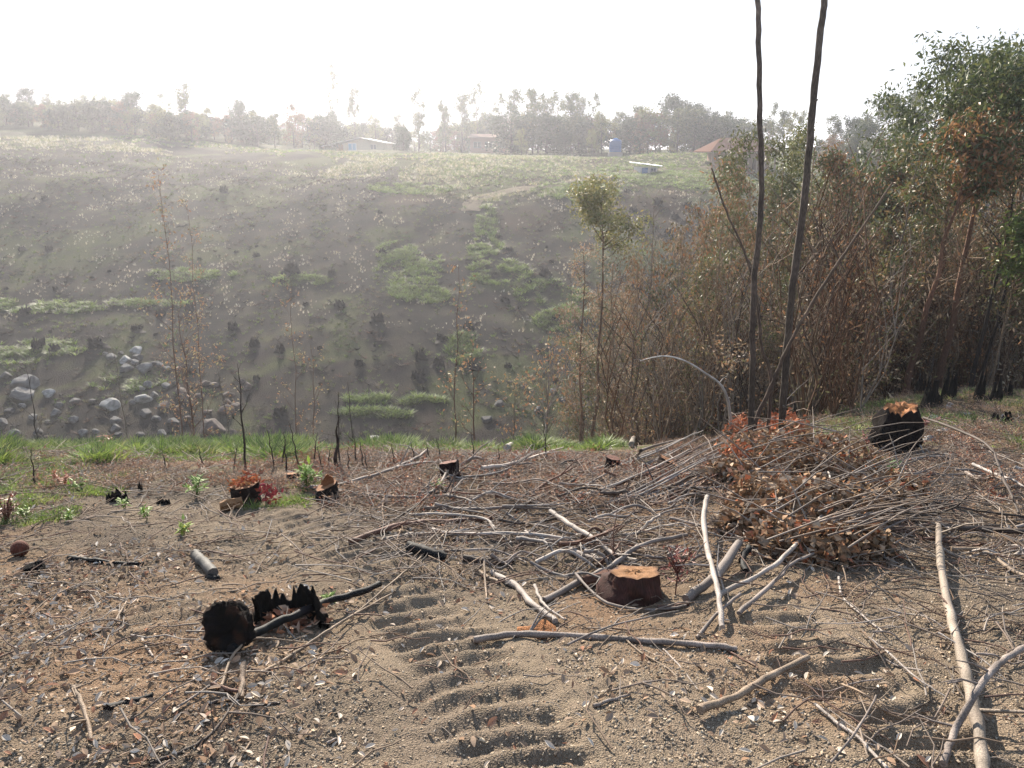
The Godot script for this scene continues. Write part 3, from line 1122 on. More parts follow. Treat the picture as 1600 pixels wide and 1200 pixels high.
func build_ridge_trees() -> void:
	var kinds := {}
	var bark := Color(0.14, 0.115, 0.095)
	# heights are 10 m here; each tree is scaled to its own
	for v in 3:
		kinds["wispy%d" % v] = proto("wispy_eucalypt", "tree", {"h": 10.0, "r": 0.13, "limbs": 11, "bare": 0.35, "spread": 2.0, "rise": 1.1, "bunch": 1.0, "twigs": 2, "per": 26, "leaf": 0.42, "lw": 0.4, "cr": 0.62, "pal": OLIVE, "bark": bark, "sides": 5})
		kinds["euc%d" % v] = proto("eucalypt_tree", "tree", {"h": 10.0, "r": 0.2, "limbs": 20, "bare": 0.12, "spread": 2.6, "rise": 0.8, "twigs": 3, "per": 34, "leaf": 0.42, "lw": 0.45, "cr": 0.8, "pal": OLIVE, "bark": bark, "sides": 5})
		kinds["dark%d" % v] = proto("round_tree", "tree", {"h": 10.0, "r": 0.35, "limbs": 30, "bare": 0.06, "spread": 4.6, "rise": 0.5, "twigs": 4, "per": 40, "leaf": 0.5, "lw": 0.5, "cr": 1.1, "pal": DARKG, "bark": bark, "sides": 5})
		kinds["russet%d" % v] = proto("russet_tree", "tree", {"h": 10.0, "r": 0.2, "limbs": 20, "bare": 0.1, "spread": 3.0, "rise": 0.7, "twigs": 3, "per": 30, "leaf": 0.4, "lw": 0.45, "cr": 0.8, "pal": RUSSET, "bark": bark, "sides": 5})
		kinds["yellow%d" % v] = proto("yellow_green_tree", "tree", {"h": 10.0, "r": 0.2, "limbs": 22, "bare": 0.08, "spread": 3.2, "rise": 0.7, "twigs": 3, "per": 34, "leaf": 0.4, "lw": 0.45, "cr": 0.85, "pal": YELLOWG, "bark": bark, "sides": 5})
	# kind, column, top row, distance, width against its height, where it stands
	var list := [
		["euc", 12, 148, 140, 1.0, "at the far left end of the crest"], ["dark", 48, 142, 150, 0.8, "left of the hidden house on the left"], ["euc", 78, 150, 138, 0.9, "in front of the hidden house"], ["russet", 70, 168, 128, 0.9, "reddish, low in front of the hidden house"],
		["euc", 132, 152, 142, 1.1, "just right of the hidden house"], ["yellow", 160, 152, 136, 1.1, "between the hidden house and a dark round tree"], ["dark", 214, 150, 132, 0.7, "dark and dense left of the wispy palm-like pair"], ["euc", 190, 158, 140, 1.0, "just left of a dark dense round tree"],
		["euc", 245, 166, 135, 1.0, "left of the tall ragged eucalypt"], ["wispy", 264, 148, 138, 1.0, "thin crown left of the tall ragged eucalypt"], ["euc", 293, 137, 134, 0.75, "tall and ragged, highest on the left half of crest"], ["russet", 300, 178, 125, 1.0, "red-brown under the tall ragged eucalypt"],
		["russet", 245, 182, 126, 1.0, "red-brown, left of the white roof shed"], ["yellow", 335, 172, 136, 1.0, "yellowish, behind the white roof shed"], ["dark", 378, 164, 140, 0.6, "dark, right of the white roof shed"], ["euc", 400, 175, 146, 0.9, "behind the small bright roof shed"],
		["russet", 460, 167, 142, 0.8, "reddish round crown left of the cream house"], ["euc", 430, 178, 138, 0.9, "between the bright roof shed and reddish round crown"], ["yellow", 492, 188, 150, 1.0, "pale yellowish, left behind the cream house"], ["wispy", 526, 104, 175, 0.5, "tallest and thinnest, rising behind the cream house"],
		["dark", 520, 182, 165, 0.9, "dark round, behind the cream house roof"], ["euc", 556, 142, 172, 0.5, "narrow full crown behind the cream house ridge"], ["yellow", 590, 186, 172, 1.0, "above the right eave of the cream house"], ["dark", 630, 203, 142, 0.8, "dark round bush-like tree right beside the cream house"],
		["euc", 625, 182, 176, 0.7, "behind the dark round tree by the cream house"], ["wispy", 655, 138, 170, 0.75, "wispy and forked, standing clear between two groups"], ["euc", 655, 178, 165, 0.8, "low under the wispy forked tree"], ["euc", 697, 166, 172, 0.7, "left of the low pinkish house group"],
		["wispy", 692, 160, 168, 0.7, "thin, left of the low pinkish house"], ["euc", 722, 148, 178, 0.7, "flat topped, left behind the low pinkish house"], ["wispy", 748, 134, 176, 0.7, "highest wisps over the low pinkish house"], ["dark", 762, 184, 182, 0.7, "dark, right behind the low pinkish house"],
		["wispy", 782, 150, 172, 0.8, "thin, above the right end of the pinkish house"], ["euc", 805, 146, 160, 0.75, "dense, right of the pinkish house"], ["euc", 832, 146, 150, 0.8, "full crown at the left of the tall row"], ["yellow", 815, 205, 136, 0.8, "small yellow-green bush at the field edge"],
		["wispy", 822, 142, 165, 0.9, "wispy top over the left of the tall row"], ["euc", 855, 158, 152, 0.8, "third full crown in the tall row"], ["wispy", 868, 147, 160, 0.9, "wispy top in the middle of the tall row"], ["euc", 888, 146, 150, 0.75, "above the middle of the tall row"],
		["euc", 905, 156, 152, 0.7, "narrow, right part of the tall row"], ["wispy", 924, 148, 150, 0.8, "wispy, last of the tall row"], ["yellow", 940, 180, 140, 0.8, "yellowish, behind the blue water tank"], ["euc", 965, 178, 150, 0.9, "right behind the blue water tank"],
		["dark", 985, 186, 145, 0.8, "between the water tank and the big rounded trees"], ["euc", 1000, 168, 150, 0.9, "left shoulder of the big rounded trees"], ["dark", 1048, 157, 152, 0.75, "largest dark rounded crown above the small shed"], ["dark", 1082, 168, 150, 0.7, "dark rounded crown right of the largest"],
		["dark", 1108, 182, 146, 0.7, "dark crown between the shed and the tiled house"], ["euc", 1132, 177, 155, 0.6, "thin crown just left of the tiled house"], ["yellow", 925, 205, 135, 0.8, "low yellow-green, left of the blue water tank"], ["dark", 880, 205, 138, 0.7, "low dark, at the field edge below the tall row"],
		["euc", 1155, 192, 170, 0.8, "behind the tiled roof"], ["wispy", 1205, 163, 140, 0.7, "wispy, between the two bare poles"], ["euc", 1222, 176, 135, 0.9, "under the wispy tree between the two bare poles"], ["yellow", 1240, 180, 120, 0.8, "yellow-green, just left of the right bare pole"],
		["euc", 1300, 186, 125, 0.9, "right of the right bare pole"], ["dark", 1328, 190, 128, 0.7, "dark low crown right of the right bare pole"], ["euc", 1362, 160, 118, 1.0, "on the rise behind the big green crown, left side"], ["euc", 1385, 152, 120, 1.0, "on the rise left of the big green crown"],
		["dark", 1345, 200, 110, 0.7, "low dark crown on the rise left of big crown"], ["euc", 1420, 150, 115, 1.1, "behind the left edge of the big green crown"], ["euc", 1470, 160, 115, 1.0, "seen through the big green crown"], ["dark", 1530, 160, 112, 0.8, "behind the right half of the big green crown"], ["euc", 1590, 165, 110, 0.8, "at the right edge behind the big crown"]]
	var said := {"wispy": "tall sparse eucalypt", "euc": "olive eucalypt", "dark": "dark green tree", "russet": "russet tree", "yellow": "yellow-green tree"}
	for q in list:
		var b := stand(q[1], q[3])
		var hgt := maxf(2.5, level_at(q[2], q[3]) - b.y + 0.3)
		var s := hgt / 10.0
		var w: float = s * q[4]
		dup(kinds["%s%d" % [q[0], rng.randi() % 3]], b - Vector3(0, 0.2, 0), rr(0, TAU), Vector3(w, s, w), "%s on the crest, %s" % [said[q[0]], q[5]], "trees along the crest")
	# the mass of scrub that closes the gaps under them
	for q in [[0, 130, 160, 8, "at the far left end of the crest"], [110, 132, 163, 8, "in front of the hidden house"], [220, 128, 172, 7, "under the tall ragged eucalypt"], [310, 140, 182, 7, "around the white roof shed"], [420, 155, 188, 6, "left of the cream house"], [520, 178, 200, 6, "behind the cream house"], [630, 185, 203, 5, "right of the cream house"], [730, 185, 196, 5, "around the low pinkish house"], [830, 150, 190, 6, "under the tall row of eucalypts"], [920, 146, 188, 6, "behind the blue water tank"], [1030, 146, 180, 7, "below the rounded dark crowns"], [1110, 150, 190, 6, "behind the tiled house"], [1310, 110, 220, 6, "on the rise by the right bare pole"], [1420, 100, 220, 6, "on the rise behind the big crown"]]:
		for e in 11:
			var u: float = q[0] + e * 12.0 - 30.0 + rr(-6, 6)
			var b := stand(u, q[1] + rr(-5, 5))
			var hgt := maxf(1.5, level_at(q[2], -b.z) - b.y) * rr(0.8, 1.15)
			var sort: String = pick(["dark", "euc", "russet", "yellow"])
			var lab: String = {"dark": "low dark green", "euc": "low olive", "russet": "low russet", "yellow": "low yellow-green"}[sort] + " bushy tree in the scrub " + q[4]
			dup(kinds["%s%d" % [sort, rng.randi() % 3]], b - Vector3(0, hgt * 0.12, 0), rr(0, TAU), Vector3(hgt * 0.145, hgt * 0.11, hgt * 0.145), lab, lab)
	for k in kinds:
		kinds[k].free()

# ------------------------------------------------------------------ the far slope and the valley floor

func tuft_mesh(n: int, spread: float, w: float, lean: float) -> ArrayMesh:
	var g := Geo.new()
	for i in n:
		var a := rr(0, TAU)
		var o := Vector3(cos(a), 0, sin(a)) * rr(0, spread)
		var dir := Vector3(cos(a) * rr(0.1, lean), 1, sin(a) * rr(0.1, lean)).normalized()
		var h := rr(0.6, 1.0)
		var s := Vector3(rr(-1, 1), 0, rr(-1, 1)).normalized() * w
		var b := o + dir * h * 0.55
		var t := o + dir * h + Vector3(cos(a), -0.1, sin(a)) * lean * 0.25
		var k := g.V.size()
		g.V.append_array([o - s, o + s, b - s * 0.7, b + s * 0.7, t])
		for j in 5:
			g.C.append(Color(1, 1, 1))
		g.I.append_array([k, k + 2, k + 3, k, k + 3, k + 1, k + 2, k + 4, k + 3])
	return g.mesh()

func scatter_tufts(called: String, mesh: Mesh, m: Material, list: Array, n: int, lo: float, hi: float, pal: Array) -> void:
	# tufts inside the given ellipses of ground
	var xf := []
	var cols := []
	var sum := 0.0
	for b in list:
		sum += sqrt(b[2] * b[3])
	for b in list:
		for i in int(n * sqrt(b[2] * b[3]) / sum):
			var a := rr(0, TAU)
			var q := pow(rng.randf(), 0.6) * 1.15
			var x: float = b[0] + cos(a) * q * b[2]
			var z: float = b[1] + sin(a) * q * b[3]
			if noise.get_noise_2d(x * 22.0, z * 22.0 + 700.0) * 0.7 + noise.get_noise_2d(x * 60.0, z * 60.0 + 300.0) * 0.6 < -0.06:
				continue
			var s := rr(lo, hi)
			xf.append(Transform3D(Basis(Vector3.UP, rr(0, TAU)).scaled(Vector3(s * 1.3, s, s * 1.3)), Vector3(x, H(x, z) - 0.03, z)))
			cols.append(tint(pick(pal), 0.25))
	stuff(called, mesh, m, xf, cols)

func zone(u: float, v: float) -> String:
	if v < 330:
		return "just under the cream house crest" if u < 600 else "near the path"
	if u < 430:
		return "above the boulder pile" if v > 430 else "on the upper left slope"
	if u < 720:
		return "on the middle slope by the green grass strips" if v < 560 else "at the foot of slope behind the grass strip"
	return "on the dark spur left of the lone yellow-green tree"

func build_valley() -> void:
	var tuft := tuft_mesh(12, 0.3, 0.016, 0.25)
	var low := tuft_mesh(12, 0.5, 0.05, 1.1)
	var straw := [Color(0.40, 0.36, 0.27), Color(0.34, 0.30, 0.20), Color(0.46, 0.43, 0.35)]
	var fresh := [Color(0.14, 0.20, 0.04), Color(0.19, 0.25, 0.06), Color(0.09, 0.13, 0.03)]
	scatter_tufts("field_grass", low, M.grass, greens, 15000, 0.18, 0.5, fresh + [Color(0.07, 0.075, 0.035)])
	scatter_tufts("dry_field_grass", tuft, M.grass, pales, 15000, 0.2, 0.5, straw + [fresh[2], Color(0.16, 0.17, 0.08), Color(0.24, 0.22, 0.13)])
	# thin regrowth over the burnt slope, pale straw and a little green
	var xf := []
	var cols := []
	var xg := []
	var xf2 := []
	var cols2 := []
	var cg := []
	while xf.size() < 6000:
		var x := rr(-72, 40)
		var z := rr(-108, -42)
		var a := noise.get_noise_2d(x * 18.0 + 33.0, z * 18.0)
		var s := rr(0.14, 0.36)
		var t := Transform3D(Basis(Vector3.UP, rr(0, TAU)).scaled(Vector3(s, s, s)), Vector3(x, H(x, z) - 0.02, z))
		if a > 0.16 and z < -58.0:
			xf.append(t)
			cols.append(tint(pick(straw), 0.3))
		elif a < -0.06 or rng.randf() < 0.1:
			if xg.size() < 13000:
				xg.append(t)
				cg.append(tint(pick([fresh[2], Color(0.07, 0.085, 0.03), Color(0.10, 0.085, 0.045)]), 0.3))
			else:
				xf.append(t)
				cols.append(tint(pick(straw), 0.3))
	stuff("straw_tufts", tuft, M.grass, xf, cols)
	stuff("green_tufts", low, M.grass, xg, cg)
	# burnt brush: low black twigs
	var bg := Geo.new()
	for i in 12:
		var e := Vector3(rr(-1, 1), rr(0.1, 0.9), rr(-1, 1))
		bg.tube([e * 0.1, e * 0.5 + Vector3(0, 0.1, 0), e], [0.05, 0.035, 0.012], 3, Color(1, 1, 1), Color(1, 1, 1))
	xf2 = []
	cols2 = []
	for i in 20000:
		var x := rr(-74, 45)
		var z := rr(-100, -41)
		if noise.get_noise_2d(x * 14.0, z * 14.0 + 55.0) + noise.get_noise_2d(x * 50.0, z * 50.0) * 0.6 < 0.0:
			continue
		var s := 0.1 + 0.42 * pow(rng.randf(), 2.0)
		xf2.append(Transform3D(Basis(Vector3.UP, rr(0, TAU)).scaled(Vector3(s, s * 0.8, s)), Vector3(x, H(x, z), z)))
		cols2.append(tint(pick([Color(0.03, 0.026, 0.024), Color(0.055, 0.045, 0.04), Color(0.12, 0.085, 0.065), Color(0.16, 0.13, 0.11), Color(0.15, 0.075, 0.05)]), 0.3))
	stuff("burnt_brush", bg.mesh(), M.bark, xf2, cols2)
	# green crop along the crest field
	xf = []
	cols = []
	for i in 9000:
		var x := rr(-60, 45)
		var z := rr(-128, -92)
		if -z < 94.0 + 24.0 * smoothstep(-7.0, -17.0, x) + noise.get_noise_2d(x * 12.0, z * 12.0) * 12.0:
			continue
		var s := rr(0.2, 0.5)
		xf.append(Transform3D(Basis(Vector3.UP, rr(0, TAU)).scaled(Vector3(s, s, s)), Vector3(x, H(x, z) - 0.03, z)))
		cols.append(tint(pick([fresh[0], fresh[2], straw[1], Color(0.16, 0.17, 0.07)]), 0.3))
	stuff("crest_grass", low, M.grass, xf, cols)

	# burnt stools of the felled eucalypts
	var stools := []
	for i in 5:
		var o := stump(Vector3.ZERO, 0.38, 0.6, "", {"called": "charred_stump", "amp": 0.7, "jag": 0.8, "flare": 0.9, "tilt": 0.2, "bark": Color(0.018, 0.016, 0.016), "turn": 0.0})
		var g := Geo.new()
		for k in 7:
			var a := rr(0, TAU)
			var e := Vector3(cos(a) * rr(0.2, 0.5), rr(0.6, 1.1), sin(a) * rr(0.2, 0.5))
			g.tube([e * 0.35, e * 0.7 + Vector3(0, 0.05, 0), e], [0.05, 0.035, 0.02], 4, Color(0.02, 0.018, 0.017), Color(0.03, 0.025, 0.02))
		part("burnt_shoots", g, M.char_wood, o).set_meta("kind", "stuff")
		o.set_meta("kind_name", "charred_stump")
		remove_child(o)
		stools.append(o)
		rough.seed += 1
	rough.seed = 5
	used.erase("charred_stump")
	var seen := []
	var marks := [[455, 428, 1.5], [400, 400, 0.8], [520, 430, 0.8], [590, 500, 1.1], [690, 530, 1.0], [655, 560, 0.9], [740, 575, 0.9], [560, 570, 0.8], [440, 648, 1.0], [655, 590, 1.1], [850, 430, 1.1], [870, 500, 0.9], [790, 470, 0.9], [530, 480, 1.0], [60, 545, 1.1], [85, 550, 0.9], [150, 540, 1.2], [65, 560, 1.0], [215, 515, 1.0], [350, 300, 1.0], [40, 490, 1.0], [990, 330, 1.0], [1010, 345, 1.0], [1030, 320, 1.1], [1055, 340, 1.0], [1045, 365, 0.9], [1000, 372, 1.0], [1075, 325, 1.0], [980, 300, 1.0], [1060, 395, 1.0]]
	var tries := 0
	while marks.size() < 135 and tries < 3000:
		tries += 1
		marks.append([rr(-10, 900), pow(rng.randf(), 0.8) * 330.0 + 275.0, 0.3 + 0.6 * pow(rng.randf(), 2.0)])
	for q in marks:
		if q[0] > 640 and q[0] < 960 and q[1] < 320:
			continue
		var p := spot(q[0], q[1])
		if p.z > -40.0:
			continue
		var close := false
		for e in seen:
			if e.distance_to(p) < 1.6:
				close = true
		if close:
			continue
		seen.append(p)
		var z := zone(q[0], q[1]) if q[0] < 920 else "on the dark hollow below the tiled house"
		var s: float = q[2]
		var lab: String = ("low broad" if s > 0.62 else "tiny" if s < 0.38 else "small") + " black charred stump " + z
		if q[0] == 455:
			lab = "broad black charred stump, widest on the middle of the far slope"
			z = ""
		dup(stools[rng.randi() % 5], p - Vector3(0, 0.06, 0), rr(0, TAU), Vector3(s, s * rr(0.45, 1.0), s), lab, lab if z != "" else "")
	for o in stools:
		o.free()

	# boulders at the foot of the slope
	var rocks := []
	for i in 7:
		rocks.append(rock_mesh(i + 3).mesh())
	var grey := M.rock.duplicate() as StandardMaterial3D
	grey.albedo_color = Color(0.58, 0.57, 0.56)
	var pale := M.rock.duplicate() as StandardMaterial3D
	pale.albedo_color = Color(0.80, 0.79, 0.77)
	var brown := M.rock.duplicate() as StandardMaterial3D
	brown.albedo_color = Color(0.50, 0.44, 0.41)
	var dark := M.rock.duplicate() as StandardMaterial3D
	dark.albedo_color = Color(0.42, 0.41, 0.41)
	var at := [[40, 740, 90], [160, 790, 160], [150, 855, 150], [305, 850, 105], [140, 930, 60], [15, 1030, 95], [470, 900, 70], [350, 970, 90], [690, 925, 115], [580, 900, 60], [850, 585, 95], [660, 605, 40], [755, 605, 40], [700, 625, 60], [785, 640, 95], [860, 630, 70], [845, 660, 60], [905, 690, 125], [970, 665, 80], [1000, 675, 70], [800, 695, 80], [770, 715, 50], [1045, 700, 50], [1040, 805, 60], [1090, 790, 50], [890, 822, 50], [925, 800, 75], [905, 880, 115], [965, 865, 60], [1030, 930, 80], [915, 975, 110], [830, 910, 60], [980, 1010, 70], [1080, 1030, 95], [730, 1020, 75], [725, 1070, 70], [740, 1110, 60], [1140, 840, 120], [1150, 880, 100], [1250, 870, 80], [1330, 1060, 155], [1430, 860, 90], [1420, 910, 80], [1415, 960, 100], [1300, 970, 70], [1450, 1100, 80], [1340, 800, 60], [1510, 780, 50], [1290, 790, 60], [1550, 810, 80], [1480, 930, 60], [300, 1030, 50], [460, 1020, 70], [600, 1090, 60], [370, 930, 60], [1120, 940, 70], [1190, 920, 60], [60, 960, 70], [210, 1000, 60], [520, 1100, 80], [880, 1110, 70], [1010, 1100, 80], [1180, 1010, 70], [240, 1090, 80], [90, 1100, 70]]
	var names := {0: "flat topped dark boulder at the far left edge", 1: "long rounded grey boulder, upper of the left pair", 2: "long dark boulder, lower of the left pair", 3: "pale block shaped boulder right of the left pair", 5: "round boulder at the left edge near the grass strip", 8: "pale rounded boulder standing alone between two boulder groups", 10: "topmost pale boulder of the upper boulder heap", 14: "rounded boulder at the left of upper heap", 17: "largest boulder of the upper heap", 27: "wedge shaped pale boulder in the lower heap", 30: "grey boulder with a sharp crest in the lower heap", 37: "brown slab boulder left of the bare shrub stems", 40: "largest round brown boulder below the bare shrub", 25: "small white stone above the wedge shaped boulder"}
	for i in at.size():
		var q = at[i]
		var p := spot(q[0] / 4.0, 400 + (q[1] + q[2] * 0.2) / 4.0)
		var s: float = q[2] / 4.0 / FOC * depth_of(p) * rr(0.42, 0.56)
		var o := MeshInstance3D.new()
		o.name = numbered("boulder")
		o.mesh = rocks[i % 7]
		o.material_override = pale if i in [3, 8, 10, 14, 25, 27] else brown if q[0] > 1100 else dark if i % 3 == 0 else grey
		add_child(o)
		o.transform = Transform3D(Basis.from_euler(Vector3(rr(-0.25, 0.25), rr(-0.5, 0.5), rr(-0.25, 0.25))).scaled_local(Vector3(s, s * rr(0.8, 1.15), s)), p + Vector3(0, s * 0.2, 0))
		if i in names:
			tag(o, names[i], "boulder")
		elif q[0] < 640:
			tag(o, "small grey boulder in the left group behind the grass strip", "boulder", "boulders of the left group")
		elif q[0] < 1100:
			tag(o, "grey boulder in the middle heap behind the grass strip", "boulder", "boulders of the middle heap")
		else:
			tag(o, "brownish boulder around the foot of the bare shrub", "boulder", "boulders by the bare shrub")
	var more := [[971, 521, 20, "pale rock glinting under the right thicket"], [894, 586, 12, ""], [906, 600, 14, ""], [865, 610, 12, ""], [880, 626, 16, ""], [898, 638, 24, "black boulder below the lone yellow-green tree"], [780, 630, 14, ""], [820, 605, 12, ""], [842, 640, 16, ""], [760, 655, 18, ""], [585, 689, 25, "white rock lying just behind the grass strip"], [400, 691, 26, "flat pale stone behind the grass strip, left of the white rock"], [424, 690, 16, "small pale stone beside the flat pale stone"]]
	for i in more.size():
		var q = more[i]
		var p := spot(q[0], q[1] + 2)
		var s: float = q[2] / FOC * depth_of(p) * 0.6
		var o := MeshInstance3D.new()
		o.name = numbered("boulder")
		o.mesh = rocks[(i * 3) % 7]
		o.material_override = pale if i >= 10 or i == 0 else dark
		add_child(o)
		o.transform = Transform3D(Basis(Vector3.UP, rr(0, TAU)).scaled_local(Vector3(s, s * (0.45 if i > 10 else 0.9), s)), p + Vector3(0, s * 0.15, 0))
		tag(o, q[3] if q[3] != "" else "dark boulder in the shaded hollow left of the lone tree", "boulder", "" if q[3] != "" else "boulders of the shaded hollow")

	# bare shrubs and burnt saplings between the grass strip and the slope
	var rust := Color(0.16, 0.085, 0.06)
	var greyb := Color(0.24, 0.20, 0.17)
	var list := [
		[318, 27, 470, 0.05, 1.5, "large bare reddish shrub forking low before the boulders", rust, 24, 1.6, 6],
		[290, 26, 250, 0.03, 1.0, "tall sapling with sparse orange leaves rising over the bare shrub", rust, 14, 0.8, 8],
		[330, 29, 300, 0.03, 0.9, "tall thin sapling just right of the orange leafed sapling", rust, 14, 0.5, 8],
		[213, 25, 540, 0.035, 0.7, "bare grey sapling bent to the left before the middle boulders", greyb, 6, 1.0, 0],
		[373, 24, 520, 0.03, 0.6, "pale straight sapling with a few yellow leaves", greyb, 7, 0.6, 5],
		[70, 23, 560, 0.03, 0.6, "thin dark sapling in front of the left boulders", Color(0.05, 0.04, 0.035), 5, 0.8, 0],
		[492, 26, 530, 0.03, 0.6, "slender bare sapling right of the boulders", rust, 9, 0.6, 3],
		[470, 30, 430, 0.03, 0.8, "slender bare sapling with reddish twigs at mid slope", rust, 12, 0.7, 4],
		[556, 22, 590, 0.03, 0.5, "burnt sapling above the left end of the low green strip", Color(0.06, 0.045, 0.04), 5, 0.5, 0],
		[850, 19, 560, 0.04, 1.0, "tangled bare bush with whitish twigs in the shaded hollow", Color(0.36, 0.30, 0.27), 26, 1.1, 3],
		[800, 21, 600, 0.03, 0.9, "low bare bush left of the whitish tangled bush", greyb, 20, 1.0, 3],
		[742, 20, 540, 0.03, 0.6, "thin reddish sapling left of the shaded hollow", rust, 8, 0.6, 4],
		[710, 22, 400, 0.03, 0.6, "thin tall sapling with reddish leaves at the spur", rust, 8, 0.5, 6]]
	for q in list:
		var b := stand(q[0], q[1])
		var h: float = level_at(q[2], q[1]) - b.y
		var o := thing("bare_shrub" if q[7] > 15 else "bare_sapling", q[5], "shrub" if q[7] > 15 else "sapling", b)
		tree_parts(o, {"h": h, "r": q[3], "limbs": q[7], "bare": 0.22, "spread": q[8] * (1.0 if q[7] > 15 else 1.4), "rise": 1.6, "bunch": 1.0, "twigs": 6, "per": q[9], "leaf": 0.11, "lw": 0.4, "cr": 0.3, "pal": [Color(0.26, 0.155, 0.08), Color(0.25, 0.20, 0.10), Color(0.24, 0.12, 0.065)], "bark": q[6], "sides": 6, "leafy": 0.6})

# ------------------------------------------------------------------ the burnt wood on the right

func forest_place(u: float, d: float) -> String:
	if u < 985:
		return "around the foot of the lone tree"
	if u < 1100:
		return "in the gully left of the left bare pole"
	if u < 1180:
		return "close left of the left bare pole"
	if u < 1240:
		return "between the two bare poles"
	if u < 1370:
		return "right of the right bare pole"
	if u < 1480:
		return "behind the big sawn black stump"
	return "at the right edge of the wood"

func build_forest() -> void:
	var brown := Color(0.17, 0.085, 0.045)
	var tan := Color(0.33, 0.235, 0.155)
	var grey := Color(0.29, 0.24, 0.195)
	var black := Color(0.035, 0.028, 0.025)
	# the lone tree that stands out of the gully
	var b := stand(925, 30.0)
	var o := thing("lone_tree", "lone slender tree with yellow-green crown rising from the gully", "tree", b)
	var h := level_at(282, 30.0) - b.y
	tree_parts(o, {"h": h, "r": 0.09, "limbs": 20, "bare": 0.80, "spread": 1.25, "rise": 0.7, "twigs": 5, "per": 52, "leaf": 0.14, "lw": 0.42, "cr": 0.36, "pal": [Color(0.20, 0.19, 0.06), Color(0.14, 0.15, 0.05), Color(0.25, 0.21, 0.08)], "bark": brown, "lean": Vector3(0.004, 0, 0), "droop": 0.0, "sag": 0.0})
	b = stand(905, 29.0)
	o = thing("slender_tree", "slender tree with brown leaves just left of the lone tree", "tree", b)
	tree_parts(o, {"h": level_at(370, 29.0) - b.y, "r": 0.07, "limbs": 18, "bare": 0.45, "spread": 0.8, "rise": 0.9, "twigs": 4, "per": 18, "leaf": 0.11, "cr": 0.3, "pal": DEAD, "bark": brown})
	b = stand(962, 27.0)
	o = thing("slender_tree", "slender brown leafed tree just right of the lone tree", "tree", b)
	tree_parts(o, {"h": level_at(390, 27.0) - b.y, "r": 0.07, "limbs": 18, "bare": 0.4, "spread": 0.9, "rise": 0.9, "twigs": 4, "per": 14, "leaf": 0.11, "cr": 0.3, "pal": DEAD, "bark": tan, "lean": Vector3(-0.05, 0, 0)})
	b = stand(985, 32.0)
	o = thing("bare_tree", "bare pale tree forking upward right of the lone tree", "tree", b)
	tree_parts(o, {"h": level_at(285, 32.0) - b.y, "r": 0.08, "limbs": 20, "bare": 0.4, "spread": 1.5, "rise": 1.3, "twigs": 5, "per": 0, "bark": Color(0.30, 0.24, 0.20)})

	# tall eucalypts that carry the big green crown
	var mixed := [Color(0.06, 0.08, 0.028), Color(0.045, 0.062, 0.024), Color(0.08, 0.095, 0.035), Color(0.10, 0.11, 0.04)]
	var half := [Color(0.06, 0.08, 0.028), Color(0.09, 0.095, 0.035), Color(0.20, 0.10, 0.045), Color(0.26, 0.14, 0.06)]
	var big := [
		[1412, 15.4, 195, 0.10, 0.8, half, 0.62, "reddish trunked eucalypt, left of the pair behind the black stump", 0.09],
		[1462, 16.0, 108, 0.11, 1.5, mixed, 0.62, "tall reddish trunked eucalypt, right of the pair behind the black stump", 0.06],
		[1502, 18.0, 92, 0.13, 1.8, mixed, 0.60, "tallest eucalypt with a wide dark green crown", 0.05],
		[1560, 17.0, 88, 0.12, 1.5, mixed, 0.58, "dark trunked eucalypt under the highest point of the big crown", -0.02],
		[1606, 18.0, 130, 0.13, 1.7, mixed, 0.52, "eucalypt with a dark crown cut by the right edge", 0.02],
		[1432, 19.0, 108, 0.10, 1.9, mixed, 0.55, "eucalypt whose crown fills the left of the big crown", 0.0],
		[1385, 21.0, 158, 0.09, 1.9, mixed, 0.50, "green and russet eucalypt left of the big crown", 0.0],
		[1530, 21.0, 110, 0.10, 1.9, mixed, 0.5, "eucalypt filling the middle of the big crown behind", 0.0],
		[1340, 22.0, 258, 0.08, 1.2, half, 0.5, "lower green crowned eucalypt right of the right bare pole", 0.0],
		[1148, 23.0, 222, 0.09, 1.5, [Color(0.10, 0.105, 0.04), Color(0.13, 0.12, 0.05), Color(0.08, 0.09, 0.034)], 0.45, "olive rounded tree left of the left bare pole", 0.0],
		[1215, 25.0, 205, 0.08, 1.3, [Color(0.13, 0.14, 0.045), Color(0.10, 0.11, 0.04), Color(0.16, 0.15, 0.05)], 0.45, "yellow-green tree between the two bare poles", 0.0],
		[1265, 24.0, 235, 0.08, 1.2, half, 0.45, "olive tree behind the right bare pole", 0.0],
		[1300, 26.0, 250, 0.08, 1.3, mixed, 0.4, "dark olive tree a little right of the right bare pole", 0.0],
		[1110, 28.0, 245, 0.08, 1.2, half, 0.45, "olive and brown tree at the left edge of the wood", 0.0],
		[1595, 15.0, 330, 0.05, 0.7, [Color(0.11, 0.15, 0.04), Color(0.08, 0.11, 0.03)], 0.5, "small fresh green tree at the right edge", 0.0]]
	for q in big:
		b = stand(q[0], q[1])
		o = thing("eucalypt_tree", q[7], "tree", b)
		h = level_at(q[2], q[1]) - b.y
		tree_parts(o, {"h": h, "r": q[3] * 0.72, "limbs": 18, "bare": minf(0.74, q[6] + 0.10), "spread": q[4], "rise": 0.75, "twigs": 5, "per": 52, "leaf": 0.135, "lw": 0.36, "cr": 0.36, "pal": q[5], "bark": Color(0.34, 0.17, 0.10).lerp(tan, rng.randf() * 0.6), "foot": Color(0.12, 0.06, 0.04), "lean": Vector3(q[8], 0, rr(-0.03, 0.03)), "droop": 0.5, "sides": 8})
		# dry twigs and dead leaves down the lower trunk
		var g := Geo.new()
		var f := Geo.new()
